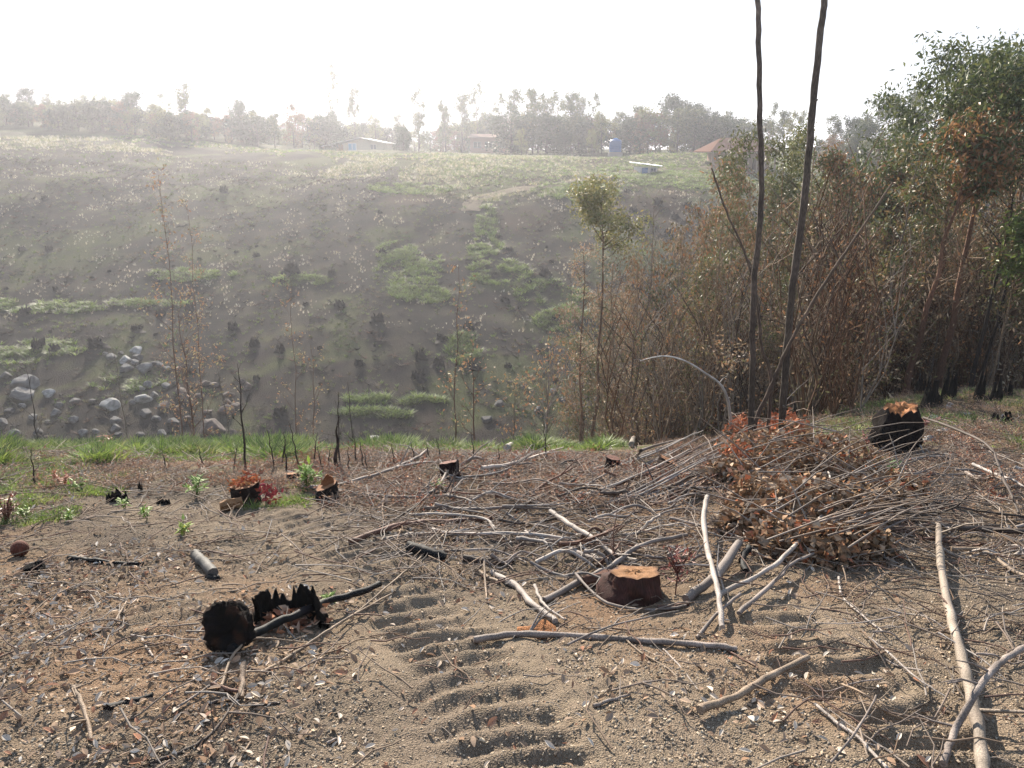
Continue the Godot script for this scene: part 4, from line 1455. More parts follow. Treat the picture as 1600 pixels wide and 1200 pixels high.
		for k in 26:
			var y := h * rr(0.2, 0.7)
			var a := rr(0, TAU)
			var e := Vector3(cos(a), rr(0.2, 0.9), sin(a)).normalized() * rr(0.3, 1.0)
			var s := Vector3(q[8] * y, y, 0)
			g.tube([s, s + e * 0.6 + Vector3(0, rr(-0.1, 0.1), 0), s + e], [0.014, 0.009, 0.004], 4, tan, tan)
			clump(f, s + e, Vector3.ONE * 0.25, 5, 0.10, 0.04, DEAD, 0.8)
		part("dry_twigs", g, M.bark, o).set_meta("kind", "stuff")
		part("dead_leaves", f, M.dry, o).set_meta("kind", "stuff")

	# saplings: a few kinds, each 6 m tall, repeated
	var kinds := {"dead": [], "bare": [], "olive": []}
	for i in 4:
		var dm: Material = M.leaf
		M.leaf = M.dry
		kinds.dead.append(proto("dead_sapling", "sapling", {"h": 6.0, "r": 0.034, "limbs": 20, "bare": 0.18, "spread": 0.75, "rise": 1.0, "bunch": 1.0, "twigs": 5, "per": 9, "leaf": 0.10, "lw": 0.42, "cr": 0.22, "pal": DEAD, "bark": [tan, brown, grey, tan][i], "sides": 6, "droop": 0.8, "leafy": 0.95}))
		M.leaf = dm
		kinds.bare.append(proto("bare_sapling", "sapling", {"h": 6.0, "r": 0.032, "limbs": 16, "bare": 0.2, "spread": 0.9, "rise": 1.5, "bunch": 1.0, "twigs": 5, "per": 3, "leaf": 0.09, "lw": 0.4, "cr": 0.2, "pal": DEAD, "bark": [grey, Color(0.32, 0.26, 0.21), tan, brown][i], "sides": 6, "leafy": 0.4}))
		kinds.olive.append(proto("olive_sapling", "sapling", {"h": 6.0, "r": 0.04, "limbs": 24, "bare": 0.35, "spread": 0.8, "rise": 0.9, "bunch": 0.9, "twigs": 5, "per": 15, "leaf": 0.12, "lw": 0.36, "cr": 0.26, "pal": [Color(0.08, 0.09, 0.033), Color(0.12, 0.115, 0.045), Color(0.06, 0.075, 0.028), Color(0.18, 0.12, 0.055)], "bark": [tan, brown, grey, tan][i], "sides": 6, "droop": 0.5}))
	var looks := {"dead": "brown leafed sapling ", "bare": "bare thin sapling ", "olive": "olive leafed sapling "}
	var rows := [[40.0, 9, 880, 1010], [33.0, 8, 890, 1010], [36.0, 20, 990, 1420], [31.0, 22, 985, 1480], [26.5, 24, 990, 1560], [22.5, 24, 1010, 1620], [19.0, 20, 1040, 1640], [16.6, 15, 1150, 1640]]
	for q in rows:
		for i in int(q[1]):
			var u: float = lerpf(q[2], q[3], (i + rng.randf()) / q[1])
			var d: float = q[0] + rr(-1.8, 1.8)
			b = stand(u, d)
			var top := 430.0
			if u < 985:
				top = rr(400, 560)
			elif u < 1080:
				top = rr(340, 540)
			elif u < 1200:
				top = rr(255, 450)
			elif u < 1340:
				top = rr(255, 430)
			else:
				top = rr(190, 430)
			h = clampf(level_at(top, d) - b.y, 1.6, 13.0)
			var kind: String = pick(["dead", "dead", "dead", "bare", "olive", "olive"]) if d < 24 else pick(["dead", "dead", "olive", "olive", "olive"])
			if u < 1080:
				kind = pick(["dead", "dead", "bare", "olive"])
			var s := h / 6.0
			var w := clampf(s, 0.7, 1.5)
			var where := forest_place(u, d) + (", front rows" if d < 20 else ", deep in the wood")
			var c := dup(pick(kinds[kind]), b - Vector3(0, 0.05, 0), rr(0, TAU), Vector3(w, s, w), looks[kind] + where, looks[kind] + where)
			c.rotation.z = rr(-0.09, 0.06)
	for k in kinds:
		for e in kinds[k]:
			e.free()

	# a thicket of dry stems and twigs under them
	var stem := Geo.new()
	for i in 3:
		var p := [Vector3.ZERO]
		for k in 4:
			p.append(Vector3(rr(-0.12, 0.12), 0.25 * (k + 1), rr(-0.12, 0.12)))
		stem.tube(p, taper(5, 0.0075, 0.0025), 4, Color(1, 1, 1), Color(1, 1, 1))
		for k in 7:
			var a: Vector3 = p[1 + k % 4]
			var e := Vector3(rr(-1, 1), rr(0.2, 1.2), rr(-1, 1)).normalized() * rr(0.15, 0.4)
			stem.tube([a, a + e * 0.5 + Vector3(0, 0.02, 0), a + e], [0.003, 0.0022, 0.0012], 3, Color(1, 1, 1), Color(1, 1, 1))
	var spray := Geo.new()
	for i in 26:
		var q := Vector3(rng.randfn(), rng.randfn(), rng.randfn()) * 0.28
		var dir := Vector3(rr(-1, 1), rr(-1, 0.3), rr(-1, 1)).normalized()
		spray.leaf(q, dir, dir.cross(Vector3(rr(-1, 1), rr(-1, 1), rr(-1, 1))).normalized(), rr(0.06, 0.12), 0.04, Color(1, 1, 1))
	var xs := []
	var cs := []
	var xl := []
	var cl := []
	for i in 1500:
		var d := rr(12.5, 36.0)
		var u := rr(960, 1640)
		if d < 16.5 and (u < 1240 or u > 1360):
			continue
		b = stand(u, d)
		var s := rr(1.0, 4.2)
		xs.append(Transform3D(Basis.from_euler(Vector3(rr(-0.2, 0.2), rr(0, TAU), rr(-0.2, 0.2))).scaled_local(Vector3(s * 0.8, s, s * 0.8)), b))
		cs.append(tint(pick([tan, brown, grey, brown, Color(0.11, 0.07, 0.05)]), 0.25))
		for k in 2:
			xl.append(Transform3D(Basis.from_euler(Vector3(rr(0, 6), rr(0, 6), rr(0, 6))), b + Vector3(rr(-0.5, 0.5), s * rr(0.15, 0.9), rr(-0.5, 0.5))))
			cl.append(tint(pick(DEAD + [Color(0.11, 0.10, 0.04)]), 0.3))
	stuff("thicket", stem.mesh(), M.bark, xs, cs)
	stuff("thicket_leaves", spray.mesh(), M.dry, xl, cl)

	# black coppice stools and a few black trunks at the near edge of the wood
	for q in [[1455, 622, 26, 34, "black burnt stump just right behind the big sawn stump"], [1440, 605, 20, 26, "small black burnt stump touching the eucalypt pair"], [1481, 606, 18, 40, "narrow black burnt stump with upright spikes"], [1541, 612, 34, 40, "ragged black burnt stump near the right edge"], [1566, 655, 28, 15, "low flat black burnt stump on the green slope"], [1574, 612, 12, 14, "tiny black stump beside the ragged stump"]]:
		var p := spot(q[0], q[1] + q[3] * 0.4)
		var k := depth_of(p) / FOC
		burnt_shell(p, q[2] * k * 0.55, q[3] * k * 1.05, q[4], {"squash": 0.9})
	for q in [[1515, 15.5, 250, 0.05, 0.05, "thin black trunk left of the ragged stump"], [1527, 16.0, 260, 0.045, 0.09, "thin black trunk leaning right by the ragged stump"], [1240, 15.5, 330, 0.055, 0.03, "dark reddish trunk right behind the right bare pole"], [1152, 15.0, 560, 0.04, 0.0, "short dark trunk left of the left bare pole"]]:
		b = stand(q[0], q[1])
		o = thing("burnt_tree", q[5], "tree", b)
		tree_parts(o, {"h": level_at(q[2], q[1]) - b.y, "r": q[3], "limbs": 9, "bare": 0.5, "spread": 0.8, "rise": 1.2, "twigs": 3, "per": 8, "leaf": 0.1, "cr": 0.3, "pal": DEAD, "bark": Color(0.06, 0.04, 0.03), "foot": black, "lean": Vector3(q[4], 0, 0)})

# ------------------------------------------------------------------ the cleared ground

func pole(px: Array, w0: float, w1: float, d: float, label: String, c0: Color, c1: Color, called := "bare_pole") -> void:
	# a standing bare stem through points of the photograph, all about d away
	var base := stand(px[0][0], d)
	var o := thing(called, label, "tree", base)
	var P := [Vector3(0, -0.15, 0)]
	for q in px:
		var r := ray(q[0], q[1])
		var t := d / -r.z
		P.append(Vector3(0, CAM_Y, 0) + r * t - base)
	P[0].x = P[1].x
	if P[1].y < 0.1:
		P[1].y = 0.1
	var last: Vector3 = P[P.size() - 1]
	var up: Vector3 = (last - P[P.size() - 2]).normalized()
	if last.y > 3.5:
		P.append(last + up * 1.6 + Vector3(0.05, 0, 0.05))
	var S := path_curve(P, 6)
	for i in S.size():
		S[i] += Vector3(rr(-1, 1), 0, rr(-1, 1)) * 0.006
	var k := d * 1.03 / FOC * 0.5
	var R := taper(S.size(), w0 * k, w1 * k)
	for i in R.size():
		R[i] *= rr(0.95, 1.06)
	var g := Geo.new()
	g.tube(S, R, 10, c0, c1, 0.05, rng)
	for i in 5:
		var a := rng.randi_range(8, S.size() - 3)
		var s := Vector3(rr(-1, 1), rr(0.2, 0.8), rr(-1, 1)).normalized()
		g.tube([S[a], S[a] + s * R[a] * 2.0], [R[a] * 0.35, R[a] * 0.25], 5, c1, c1)
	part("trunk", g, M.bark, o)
	if last.y > 3.5:
		var tip: Vector3 = S[S.size() - 1]
		var tw := Geo.new()
		var f := Geo.new()
		for i in 9:
			var e := Vector3(rr(-1, 1), rr(0.3, 1.2), rr(-1, 1)).normalized() * rr(0.3, 0.7)
			tw.tube([tip - up * 0.1, tip + e * 0.5, tip + e], [0.012, 0.008, 0.004], 4, c1, c1)
			clump(f, tip + e, Vector3.ONE * 0.16, 8, 0.11, 0.035, DEAD, 0.8)
		part("twig", tw, M.bark, o).set_meta("kind", "stuff")
		part("leaves", f, M.dry, o).set_meta("kind", "stuff")

func px_r(p: Vector3, w: float) -> float:
	return w / FOC * depth_of(p) * 0.5

func build_near() -> void:
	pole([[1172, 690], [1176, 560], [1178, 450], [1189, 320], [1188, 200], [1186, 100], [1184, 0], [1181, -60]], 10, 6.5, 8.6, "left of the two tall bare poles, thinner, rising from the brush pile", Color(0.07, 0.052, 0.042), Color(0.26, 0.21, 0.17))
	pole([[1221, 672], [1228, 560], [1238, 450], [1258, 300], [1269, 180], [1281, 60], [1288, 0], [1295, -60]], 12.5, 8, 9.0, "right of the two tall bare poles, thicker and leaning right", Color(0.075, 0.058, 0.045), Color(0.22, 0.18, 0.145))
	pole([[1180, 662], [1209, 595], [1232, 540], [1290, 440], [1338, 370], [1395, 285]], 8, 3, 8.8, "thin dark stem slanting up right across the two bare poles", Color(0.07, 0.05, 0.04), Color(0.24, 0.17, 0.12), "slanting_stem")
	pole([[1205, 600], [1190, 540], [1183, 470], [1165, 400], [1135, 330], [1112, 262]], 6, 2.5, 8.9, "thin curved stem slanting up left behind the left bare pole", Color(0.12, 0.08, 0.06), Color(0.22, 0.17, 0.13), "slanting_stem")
	# the bent white bough
	var base := stand(1140, 11.0)
	var o := thing("bent_bough", "bent whitish dead bough arching left of the left bare pole", "branch", base)
	var P := []
	for q in [[1142, 700], [1140, 640], [1128, 604], [1100, 582], [1072, 565], [1045, 557], [1022, 558], [1000, 564]]:
		var r := ray(q[0], q[1])
		P.append(Vector3(0, CAM_Y, 0) + r * (11.0 / -r.z) - base)
	P[0].y = -0.1
	var g := Geo.new()
	var S := path_curve(P, 5)
	g.tube(S, taper(S.size(), 0.024, 0.006), 7, Color(0.40, 0.34, 0.30), Color(0.78, 0.74, 0.68), 0.06, rng)
	for i in 9:
		var a := rng.randi_range(6, S.size() - 2)
		var e := Vector3(rr(-1, 1), rr(-0.8, 0.8), rr(-1, 1)).normalized() * rr(0.06, 0.3)
		g.tube([S[a], S[a] + e * 0.5 + Vector3(0, 0.02, 0), S[a] + e], [0.006, 0.004, 0.002], 4, Color(0.5, 0.45, 0.4), Color(0.5, 0.45, 0.4))
	part("wood", g, M.wood, o)

	# the sawn stumps
	var red := Color(0.42, 0.19, 0.085)
	var p := spot(990, 930)
	var st := stump(p, px_r(p, 98), 0.145, "broad low sawn stump with reddish bark and orange top amid branches", {"cut": Color(0.43, 0.22, 0.10), "bark": Color(0.075, 0.032, 0.025), "flare": 0.35, "tilt": 0.13, "amp": 0.42, "belly": 0.10, "turn": -1.2, "top": 0.72, "splinter": 0.14, "jag": 0.05})
	g = Geo.new()
	for i in 14:
		var a := rr(0, TAU)
		g.tube([Vector3(0.22, 0.0, 0.05), Vector3(0.24, rr(0.1, 0.2), 0.0), Vector3(0.24 + cos(a) * 0.07, rr(0.2, 0.32), sin(a) * 0.07)], [0.004, 0.003, 0.002], 4, Color(0.17, 0.06, 0.045), Color(0.17, 0.06, 0.045))
	var fl := Geo.new()
	for i in 90:
		var q := Vector3(0.24 + rng.randfn() * 0.035, rr(0.08, 0.30), rng.randfn() * 0.035)
		var dir := Vector3(rr(-1, 1), rr(-0.2, 1), rr(-1, 1)).normalized()
		fl.leaf(q, dir, dir.cross(Vector3.UP).normalized(), 0.035, 0.012, tint(Color(0.19, 0.06, 0.045), 0.3))
	wedge("split_root", "red-brown split root lying against the left of the broad low stump", spot(940, 912), Vector3(0.24, 0.09, 0.10), Color(0.16, 0.07, 0.045), 0.35)
	var pr := thing("red_shoot", "dry red leafed shoot at the right of the broad low stump", "plant", p)
	part("stem", g, M.bark, pr)
	part("foliage", fl, M.leaf, pr).set_meta("kind", "stuff")

	p = spot(386, 788)
	stump(p, px_r(p, 46), px_r(p, 68), "dark squat sawn stump with red leaves on top, left of the splintered stump", {"cut": red, "bark": Color(0.03, 0.018, 0.014), "flare": 0.2, "tilt": 0.1, "amp": 0.12, "top": 0.95})
	leafy("leaf_heap", "heap of orange-red dry leaves lying on the dark squat stump", p + Vector3(0, px_r(p, 68) + 0.02, -0.02), Vector3(0.13, 0.035, 0.11), 110, [Color(0.28, 0.09, 0.04), Color(0.22, 0.06, 0.035), Color(0.32, 0.16, 0.07)])
	leafy("hanging_leaves", "crimson dry leaves hanging at the right of the dark squat stump", p + Vector3(0.2, 0.12, 0.05), Vector3(0.10, 0.08, 0.10), 80, [Color(0.22, 0.04, 0.04), Color(0.18, 0.035, 0.04)])
	p = spot(362, 795)
	wedge("wood_chunk", "tan split wood chunk leaning at the foot of the squat stump", p, Vector3(0.17, 0.11, 0.10), Color(0.36, 0.19, 0.09))
	p = spot(511, 780)
	st = stump(p, px_r(p, 40), px_r(p, 46), "splintered stump with an upright orange shard, behind crossing branches", {"cut": red, "bark": Color(0.035, 0.028, 0.026), "flare": 0.3, "tilt": 0.2, "amp": 0.2, "turn": 0.4})
	g = Geo.new()
	g.V.append_array([Vector3(-0.05, 0.14, 0), Vector3(0.07, 0.14, 0.01), Vector3(0.06, 0.26, 0.0), Vector3(0.02, 0.31, 0.01), Vector3(-0.01, 0.25, 0.0), Vector3(-0.05, 0.14, -0.045), Vector3(0.07, 0.14, -0.04), Vector3(0.055, 0.25, -0.03), Vector3(0.035, 0.29, -0.02), Vector3(0.0, 0.27, -0.035)])
	for i in 10:
		g.C.append(Color(0.46, 0.18, 0.06))
	g.I.append_array([0, 4, 2, 0, 2, 1, 4, 3, 2, 5, 7, 9, 5, 6, 7, 9, 7, 8, 0, 5, 9, 0, 9, 4, 4, 9, 8, 4, 8, 3, 3, 8, 7, 3, 7, 2, 2, 7, 6, 2, 6, 1])
	for i in g.V.size():
		g.V[i].y = 0.13 + (g.V[i].y - 0.14) * 0.62
		g.C[i] = Color(0.34, 0.13, 0.05)
	st.rotation.y = 0.0
	part("shard", g, M.cut, st)
	p = spot(458, 752)
	stump(p, px_r(p, 22), px_r(p, 26), "small dark stump topped orange behind the bright green bush", {"cut": red, "bark": Color(0.02, 0.018, 0.017), "amp": 0.2})
	p = spot(702, 748)
	stump(p, px_r(p, 36), px_r(p, 56), "dark leaning stump where the grass strip meets the branch tangle", {"cut": Color(0.24, 0.10, 0.07), "bark": Color(0.04, 0.02, 0.02), "amp": 0.3, "tilt": -0.2, "flare": 0.4})
	p = spot(957, 735)
	stump(p, px_r(p, 26), px_r(p, 42), "narrow dark stump at the back of the tangle, left of the split stump", {"cut": Color(0.22, 0.09, 0.06), "bark": Color(0.035, 0.018, 0.017), "amp": 0.2})
	p = spot(1050, 738)
	stump(p, px_r(p, 50), px_r(p, 34), "low split stump with orange slanted top left of the brush pile", {"cut": red, "bark": Color(0.035, 0.02, 0.018), "amp": 0.28, "tilt": 0.3, "turn": 3.4})
	p = spot(1398, 706)
	stump(p, px_r(p, 66), px_r(p, 140), "big rounded black stump with a fresh orange saw cut", {"cut": Color(0.52, 0.22, 0.085), "bark": Color(0.018, 0.012, 0.011), "amp": 0.55, "belly": 0.30, "top": 0.62, "jag": 0.14, "flare": 0.25, "tilt": 0.1, "splinter": 0.25, "turn": 0.5})
	p = spot(183, 782)
	burnt_shell(p, px_r(p, 36), px_r(p, 30), "low black charred stump on the left by the green weeds", {"squash": 0.7})
	p = spot(255, 786)
	burnt_shell(p, px_r(p, 22), px_r(p, 16), "tiny black charred stump right of the low charred stump", {"squash": 0.7})
	p = spot(220, 770)
	burnt_shell(p, px_r(p, 8), px_r(p, 36), "thin black upright snag among the left weeds", {})
	p = spot(125, 772)
	burnt_shell(p, px_r(p, 14), px_r(p, 18), "small black snag in grass at the far left", {})

	# the burnt out stool in the left foreground: a solid black half and a ragged shell
	p = spot(362, 1012)
	o = thing("charred_stump", "big solid black charred stump in the left foreground", "stump", p)
	g = Geo.new()
	var cr := px_r(p, 74)
	g.blob(Vector3.ZERO, Vector3.ONE, 0.0, noise, Vector3.ZERO, Color(0.022, 0.019, 0.017), 30, 40)
	for i in g.V.size():
		var e := g.V[i].normalized()
		var m := 1.0 + 0.30 * noise.get_noise_3dv(e * 90.0) + 0.16 * rough.get_noise_3dv(e * 40.0) + 0.09 * rough.get_noise_3dv(e * 130.0)
		# hollowed towards the viewer, with a lip round it
		m -= 0.28 * smoothstep(0.72, 0.98, e.dot(Vector3(0.15, 0.45, 0.88).normalized()))
		g.V[i] = Vector3(e.x * cr * m, e.y * cr * 1.30 * m * (1.0 if e.y > 0.0 else 0.6) + cr * 0.80, e.z * cr * 0.85 * m)
		g.C[i] = tint(Color(0.022, 0.018, 0.016), 0.5).lerp(Color(0.11, 0.055, 0.035), smoothstep(0.15, 0.45, noise.get_noise_3dv(e * 120.0 + Vector3(40, 0, 0))) * 0.8)
	g.smooth()
	part("charred_wood", g, M.char_wood, o)
	p = spot(452, 978)
	burnt_shell(p, px_r(p, 105), px_r(p, 92), "ragged black shell of a burnt stump with spikes, filled with leaves", {"from": -PI * 1.04, "to": 0.12, "squash": 0.8})
	p = spot(492, 958)
	var spike := thing("charred_spike", "black pointed shard standing at the right of the ragged shell", "stump", p)
	g = Geo.new()
	var k := px_r(p, 2)
	for i in 7:
		var t := i / 6.0
		for j in 9:
			var a := TAU * j / 9
			g.V.append(Vector3(cos(a) * 17 * k * (1.0 - t * 0.95), t * 56 * k - 0.03, sin(a) * 8 * k * (1.0 - t * 0.8)) + Vector3(rr(-1, 1), rr(-1, 1), rr(-1, 1)) * 1.6 * k)
			g.C.append(Color(0.014, 0.012, 0.012))
	for i in 6:
		for j in 9:
			var a := i * 9 + j
			var b := i * 9 + (j + 1) % 9
			g.I.append_array([a, a + 9, b + 9, a, b + 9, b])
	g.smooth()
	part("shard", g, M.char_wood, spike)
	leafy("leaf_heap", "brown dead leaves caught inside the ragged burnt shell", spot(455, 975) + Vector3(0, 0.03, 0), Vector3(0.13, 0.035, 0.1), 150, [Color(0.26, 0.13, 0.08), Color(0.34, 0.22, 0.15), Color(0.20, 0.09, 0.055)])

	# lumps lying about
	p = spot(33, 868)
	g = Geo.new()
	g.blob(Vector3(0, 0.045, 0), Vector3.ONE * px_r(p, 26), 0.12, noise, Vector3(3, 4, 5), Color(0.13, 0.04, 0.025), 9, 14)
	g.smooth()
	tag(placed(part("round_knot", g, M.bark), p), "round red-brown wood knot lying at the far left", "wood knot")
	wedge("char_lump", "black charred lump beside the round wood knot", spot(52, 893), Vector3(0.12, 0.07, 0.08), Color(0.013, 0.012, 0.012))
	wedge("split_plank", "tan split stick leaning by the round wood knot", spot(36, 896), Vector3(0.22, 0.035, 0.03), Color(0.36, 0.20, 0.12), 0.9)
	wedge("wood_chip", "flat orange wood chip left of the splintered stump", spot(452, 785), Vector3(0.12, 0.04, 0.05), Color(0.46, 0.24, 0.12), 0.3)
	wedge("wood_chip", "pale flat bark chip on the left track", spot(130, 812), Vector3(0.2, 0.02, 0.05), Color(0.42, 0.30, 0.22), 0.1)
	p = spot(843, 988)
	g = Geo.new()
	g.blob(Vector3(0, 0.0, 0), Vector3(0.10, 0.024, 0.07), 0.8, rough, Vector3(9, 2, 5), Color(0.36, 0.17, 0.085), 7, 14)
	g.smooth()
	tag(placed(part("sawdust_heap", g, M.soil), p), "small orange heap of sawdust just above the long grey log", "sawdust heap")

	for i in 9:
		var u := rr(1450, 1590)
		p = spot(u, rr(628, 690))
		var q := MeshInstance3D.new()
		q.name = numbered("pale_stone")
		q.mesh = rock_mesh(20 + i % 3).mesh()
		q.material_override = M.rock
		add_child(q)
		q.position = p
		q.rotation.y = rr(0, 6)
		q.scale = Vector3.ONE * rr(0.04, 0.09)
		tag(q, "small pale stone on the grassy slope right of the big black stump", "stone", "stones right of the big black stump")
	# weeds
	var lime := [Color(0.16, 0.24, 0.04), Color(0.20, 0.28, 0.06), Color(0.13, 0.19, 0.035)]
	weed(spot(307, 776), 0.13, 60, 0.075, lime, "green_weed", "bright green bushy weed left of the dark squat stump")
	weed(spot(478, 762), 0.17, 80, 0.085, lime, "green_bush", "bright green bush between two small stumps")
	weed(spot(287, 836), 0.07, 22, 0.06, [Color(0.26, 0.30, 0.05), Color(0.20, 0.26, 0.05)], "green_weed", "yellow-green seedling on bare soil above the grey charred log")
	weed(spot(230, 812), 0.08, 22, 0.05, lime, "green_weed", "sparse green weed on the left track")
	weed(spot(105, 815), 0.05, 20, 0.05, lime, "green_weed", "tiny green weed near the left leaf bush")
	weed(spot(40, 812), 0.08, 22, 0.05, lime, "green_weed", "green weed at the right of the left leaf bush")
	weed(spot(515, 940), 0.04, 14, 0.05, lime, "green_weed", "little green seedling behind the ragged burnt shell")
	weed(spot(683, 768), 0.06, 20, 0.06, lime, "green_weed", "small green weed among branches under the leaning stump")
	weed(spot(1398, 744), 0.10, 30, 0.09, [Color(0.06, 0.12, 0.03), Color(0.09, 0.15, 0.04)], "green_weed", "dark green weed below the big black stump")
	weed(spot(195, 795), 0.07, 22, 0.05, lime, "green_weed", "green weed just below the low charred stump")
	weed(spot(125, 770), 0.10, 26, 0.06, lime, "green_weed", "green weed round a small snag at the far left")
	weed(spot(840, 690), 0.22, 40, 0.09, [Color(0.08, 0.15, 0.03), Color(0.12, 0.2, 0.05)], "green_weed", "green weed at the edge of the shaded hollow")
	weed(spot(105, 700), 0.25, 40, 0.09, [Color(0.24, 0.10, 0.05), Color(0.2, 0.08, 0.04)], "russet_bush", "low russet bush in the grass strip at left")
	weed(spot(180, 705), 0.25, 40, 0.09, [Color(0.30, 0.11, 0.05), Color(0.2, 0.08, 0.04)], "russet_bush", "orange leafed bush in the grass strip by the boulders")
	weed(spot(10, 815), 0.16, 90, 0.055, [Color(0.16, 0.06, 0.04), Color(0.22, 0.10, 0.06)], "russet_bush", "dense dark red-brown leaf bush at the left edge")
	weed(spot(100, 765), 0.12, 60, 0.055, [Color(0.36, 0.13, 0.07), Color(0.28, 0.12, 0.06)], "russet_bush", "pinkish brown dry bush at left by the snag")
	weed(spot(965, 640), 0.5, 60, 0.12, [Color(0.34, 0.13, 0.06), Color(0.26, 0.10, 0.05)], "russet_bush", "orange-red leafed bush at the gully edge")
	weed(spot(990, 690), 0.3, 60, 0.1, [Color(0.30, 0.10, 0.06), Color(0.24, 0.10, 0.06)], "russet_bush", "red leafed bush above the narrow dark stump")
	weed(spot(1450, 672), 0.16, 60, 0.06, [Color(0.26, 0.09, 0.08), Color(0.20, 0.08, 0.07)], "russet_bush", "pinkish red bush at the right side of the big black stump")
	weed(spot(1355, 700), 0.14, 50, 0.06, [Color(0.28, 0.09, 0.07), Color(0.22, 0.08, 0.06)], "russet_bush", "reddish bush at the left side of the big black stump")

	# the grass strip at the brow and the thin grass on the right
	var blade := tuft_mesh(16, 0.55, 0.042, 1.2)
	var xf := []
	var cols := []
	var green := [Color(0.14, 0.20, 0.036), Color(0.19, 0.25, 0.055), Color(0.09, 0.135, 0.028), Color(0.22, 0.23, 0.09), Color(0.06, 0.085, 0.025)]
	while xf.size() < 12000:
		var d := rr(7.0, 17.0)
		var x := rr(-0.74, 0.16) * d
		if d < 9.6 + x / d * 3.2 + noise.get_noise_2d(x * 40.0, 9.0):
			continue
		var a := noise.get_noise_2d(x * 35.0, -d * 35.0 + 400.0)
		if a + noise.get_noise_2d(x * 90.0, d * 90.0) * 0.5 + smoothstep(6.0, 9.5, d) * 0.42 < 0.42 + 0.3 * smoothstep(-0.12, -0.02, x / d) + rr(-0.08, 0.08):
			continue
		var s := (0.08 + 0.26 * clampf(0.3 + 1.6 * noise.get_noise_2d(x * 70.0 + 9.0, d * 70.0), 0.0, 1.0)) * rr(0.5, 1.0)
		xf.append(Transform3D(Basis(Vector3.UP, rr(0, TAU)).scaled(Vector3(s, s, s)), Vector3(x, H(x, -d) - 0.01, -d)))
		cols.append(tint(pick(green), 0.2))
	for i in 2600:
		var d := rr(7.5, 15.0)
		var x := rr(0.32, 0.75) * d
		if noise.get_noise_2d(x * 40.0 + 70.0, d * 40.0) < 0.08:
			continue
		var s := rr(0.05, 0.15)
		xf.append(Transform3D(Basis(Vector3.UP, rr(0, TAU)).scaled(Vector3(s, s, s)), Vector3(x, H(x, -d) - 0.01, -d)))
		cols.append(tint(pick(green + [Color(0.2, 0.17, 0.08)]), 0.2))
	for i in 4200:
		var d := rr(5.0, 9.6)
		var x := rr(-0.75, -0.25) * d
		if noise.get_noise_2d(x * 50.0 + 20.0, d * 50.0) < 0.22 - smoothstep(6.0, 8.5, d) * 0.2:
			continue
		var s := rr(0.04, 0.10)
		xf.append(Transform3D(Basis(Vector3.UP, rr(0, TAU)).scaled(Vector3(s, s, s)), Vector3(x, H(x, -d) - 0.01, -d)))
		cols.append(tint(pick(green), 0.2))
	stuff("grass", blade, M.grass, xf, cols)

	# thin burnt saplings in the grass strip
	var kinds := []
	for i in 3:
		var s := proto("burnt_sapling", "sapling", {"h": 1.0, "r": 0.011, "limbs": 5, "bare": 0.35, "spread": 0.22, "rise": 1.6, "twigs": 2, "per": 0, "bark": Color(0.05, 0.036, 0.03), "sides": 5})
		kinds.append(s)
	var strip := [[384, 732, 560], [524, 735, 640], [430, 730, 660], [440, 728, 680], [448, 735, 670], [468, 730, 650], [490, 726, 668], [505, 738, 690], [512, 730, 690], [530, 728, 600], [545, 735, 690], [556, 725, 668], [568, 730, 680], [575, 735, 700], [618, 730, 690], [650, 726, 680], [672, 722, 685], [690, 720, 680], [364, 735, 690], [318, 730, 690], [260, 735, 700], [55, 760, 690], [780, 725, 690], [855, 720, 640], [742, 720, 670]]
	for i in strip.size():
		var q = strip[i]
		var b := spot(q[0], q[1])
		var h := (level_at(q[2], -b.z) - b.y)
		var lab: String = "thin dark burnt sapling standing in the green grass strip"
		if i == 0:
			lab = "tallest thin dark burnt sapling in grass behind the dark squat stump"
		if i == 1:
			lab = "thicker dark burnt sapling in grass right of the splintered stump"
		var w: float = 1.3 if i == 0 else 2.4 if i == 1 else 1.0
		dup(kinds[i % 3], b - Vector3(0, 0.03, 0), rr(0, TAU), Vector3(w, h, w), lab, "" if i < 2 else "burnt saplings in the grass strip")
	for e in kinds:
		e.free()

func placed(o: Node3D, p: Vector3) -> Node3D:
	o.position = p
	return o

func leafy(called: String, label: String, at: Vector3, r: Vector3, n: int, pal: Array) -> void:
	var f := Geo.new()
	clump(f, Vector3.ZERO, r, n, 0.055, 0.026, pal, 0.0)
	var o := part(called, f, M.dry)
	o.position = at
	o.set_meta("kind", "stuff")
	tag(o, label, "leaves")

func wedge(called: String, label: String, at: Vector3, s: Vector3, col: Color, turn := 0.5) -> void:
	# a split, uneven piece of wood
	var g := Geo.new()
	var k := 0
	for i in 6:
		var t := i / 5.0
		for j in 7:
			var a := TAU * j / 7
			var m := rr(0.8, 1.15) * (0.75 + 0.25 * sin(t * PI))
			g.V.append(Vector3((t - 0.5) * s.x + rr(-0.04, 0.04) * s.x, cos(a) * s.y * 0.5 * m, sin(a) * s.z * 0.5 * m))
			g.C.append(tint(col, 0.15))
	for i in 5:
		for j in 7:
			var a := i * 7 + j
			var b := i * 7 + (j + 1) % 7
			g.I.append_array([a, b + 7, a + 7, a, b, b + 7])
	for e in 2:
		k = g.V.size()
		g.V.append(Vector3((e - 0.5) * s.x * 1.05, 0, 0))
		g.C.append(col)
		for j in 7:
			if e == 0:
				g.I.append_array([k, (j + 1) % 7, j])
			else:
				g.I.append_array([k, 35 + j, 35 + (j + 1) % 7])
	var o := part(called, g, M.char_wood if col.r < 0.05 else M.cut)
	o.position = at + Vector3(0, s.y * 0.35, 0)
	o.rotation = Vector3(rr(-0.2, 0.2), turn, rr(-0.1, 0.25))
	tag(o, label, "wood piece")

# ------------------------------------------------------------------ cut branches and the brush pile

